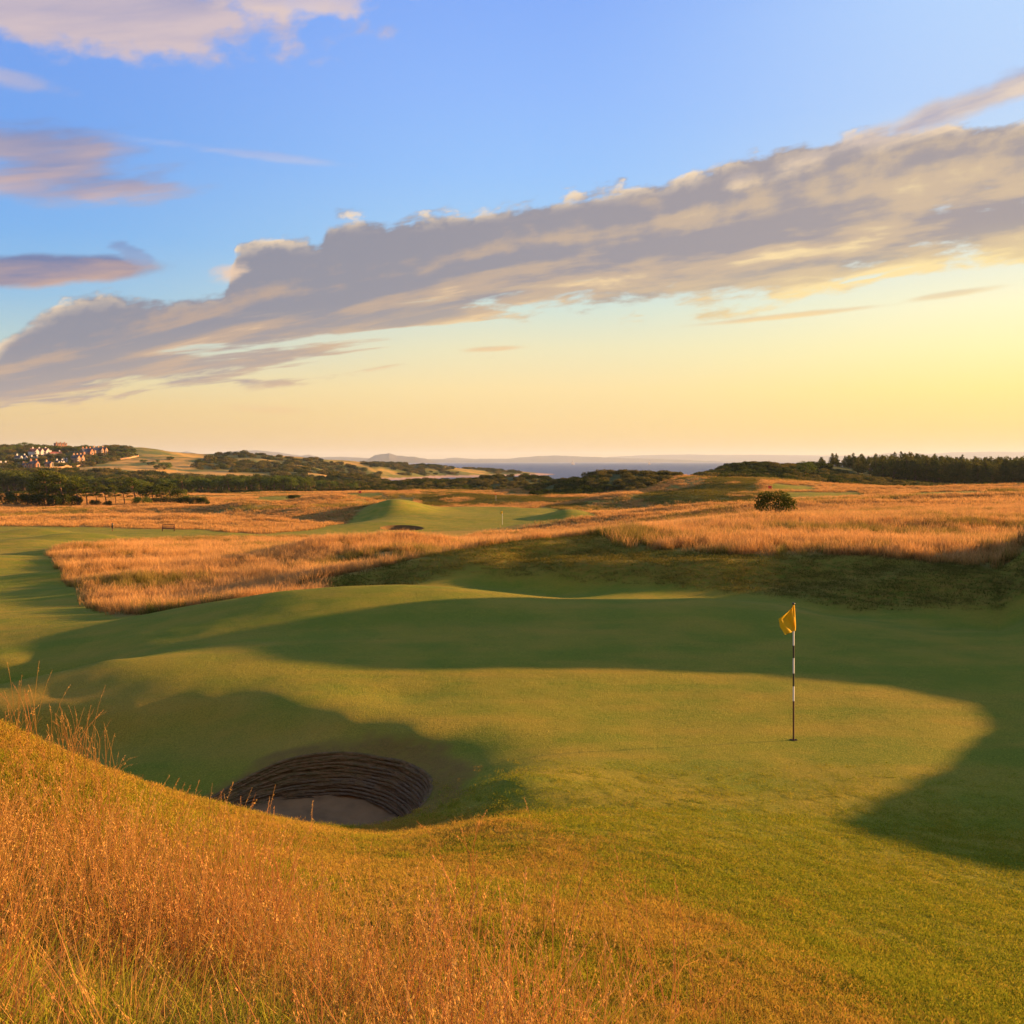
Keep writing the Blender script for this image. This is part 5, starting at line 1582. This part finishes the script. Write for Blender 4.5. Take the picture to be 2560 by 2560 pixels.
# leafy weed at the left edge
def weed(px, Y, h, label):
    x, y = at(px, Y)
    r = np.random.default_rng(5)
    lob = [(r.normal(0, .16), r.normal(0, .14), .25 + .5 * r.random(), .13, .13, .10) for _ in range(16)]
    br = [tube([(r.normal(0, .05), r.normal(0, .05), -.05), (l[0] * .7, l[1] * .7, l[2] * .6), (l[0], l[1], l[2])], [.012, .009, .004], 5) for l in lob]
    e = empty("leafy_weed", (x, y, float(H(x, y)))); e.scale = (h, h, h)
    tag(e, label, "weed")
    V, Q = leaves(lob, 1500, .035, 8, .2); newobj("leaves", mesh_np("leaves", V, Fq=Q), m_nettle, e)
    V, Q = joinvq(br); newobj("stalks", mesh_np("stalks", V, Fq=Q), m_nettle, e)
weed(0, 12.2, .62, "bright green leafy weed behind the crest at the left edge")

# ================================================================== BOATS
m_hull = simple_mat("ship_hull", (.10, .09, .10), .6, .3)
def hullvq(L, B, D_, n=12):
    V = []
    for i in range(n + 1):
        t = i / n * 2 - 1
        w_ = B / 2 * (1 - abs(t) ** 3.2) + .02
        sheer = D_ * (1 + .25 * t * t)
        V += [(t * L / 2 * .95, -w_ * .6, 0), (t * L / 2, -w_, sheer), (t * L / 2, w_, sheer), (t * L / 2 * .95, w_ * .6, 0)]
    Q = []
    for i in range(n):
        a_ = i * 4; b_ = a_ + 4
        Q += [(a_, b_, b_ + 1, a_ + 1), (a_ + 1, b_ + 1, b_ + 2, a_ + 2), (a_ + 2, b_ + 2, b_ + 3, a_ + 3), (a_ + 3, b_ + 3, b_, a_)]
    Q += [(0, 1, 2, 3), (n * 4 + 3, n * 4 + 2, n * 4 + 1, n * 4)]
    return np.array(V, float), np.array(Q)
x, y = at(2372, 6400)
e = empty("cargo_ship", (x, y, -14), .1); tag(e, "dark cargo ship on the firth above the plantation", "ship")
mk("hull", [hullvq(96, 18, 11)], m_hull, e)
sp = mk("superstructure", [boxvq(-6, 14, -7, 7, 11, 22), boxvq(-3, 10, -6, 6, 22.003, 29), boxvq(0, 6, -5, 5, 29.003, 34)], m_hull, e)
mk("funnel", [boxvq(-14, -9, -2, 2, 12, 30)], m_hull, e)
mk("mast", [boxvq(2.4, 3.4, -.5, .5, 34.003, 48)], m_hull, e)
mk("crane", [boxvq(-33, -31.6, -.7, .7, 12, 27), boxvq(29, 30.4, -.7, .7, 12, 25)], m_hull, e)
def sail(px, Y, h, label):
    x, y = at(px, Y)
    e = empty("sailing_boat", (x, y, -14), .5); tag(e, label, "sailing boat", "white sails on the firth")
    mk("hull", [hullvq(h * .75, h * .2, h * .07)], m_white, e)
    V, Q = tube([(0, 0, h * .05), (0, 0, h * 1.02)], [h * .008, h * .005], 6); newobj("mast", mesh_np("mast", V, Fq=Q), m_white, e)
    for nm, a_, b_ in (("mainsail", -.32, -.01), ("jib", .30, .01)):
        V = []
        for i in range(9):
            t = i / 8
            for j in range(5):
                s_ = j / 4
                xx = (b_ + (a_ - b_) * s_ * (1 - t)) * h
                V.append((xx, math.sin(s_ * math.pi) * .04 * h * (1 - t), (.12 + .86 * t * (1 if nm == "mainsail" else .85)) * h))
        Q = [(i * 5 + j, i * 5 + j + 1, i * 5 + j + 6, i * 5 + j + 5) for i in range(8) for j in range(4)]
        so = newobj(nm, mesh_np(nm, V, Fq=Q, smooth=True), m_wcloth, e)
        md = so.modifiers.new("thick", 'SOLIDIFY'); md.thickness = .03
sail(1432, 5600, 29, "left of the two tiny white sails on the far water")
sail(1623, 5600, 22, "right of the two tiny white sails on the far water")

# ================================================================== HAZE
HAZE = 4.6e-5
m_haze, nt, mo = mat_new("haze_air")
pv = nt.nodes.new('ShaderNodeVolumePrincipled')
pv.inputs['Color'].default_value = (.60, .74, .88, 1)
pv.inputs['Density'].default_value = HAZE
pv.inputs['Anisotropy'].default_value = .1
nt.links.new(pv.outputs[0], mo.inputs['Volume'])
V, Q = boxvq(-29000, 29000, -300, 29000, -60, 245)
hz = newobj("haze", mesh_np("haze", V, Fq=Q), m_haze)
tag(hz, kind='stuff', label="pale blue evening haze over the far shore", cat="haze")
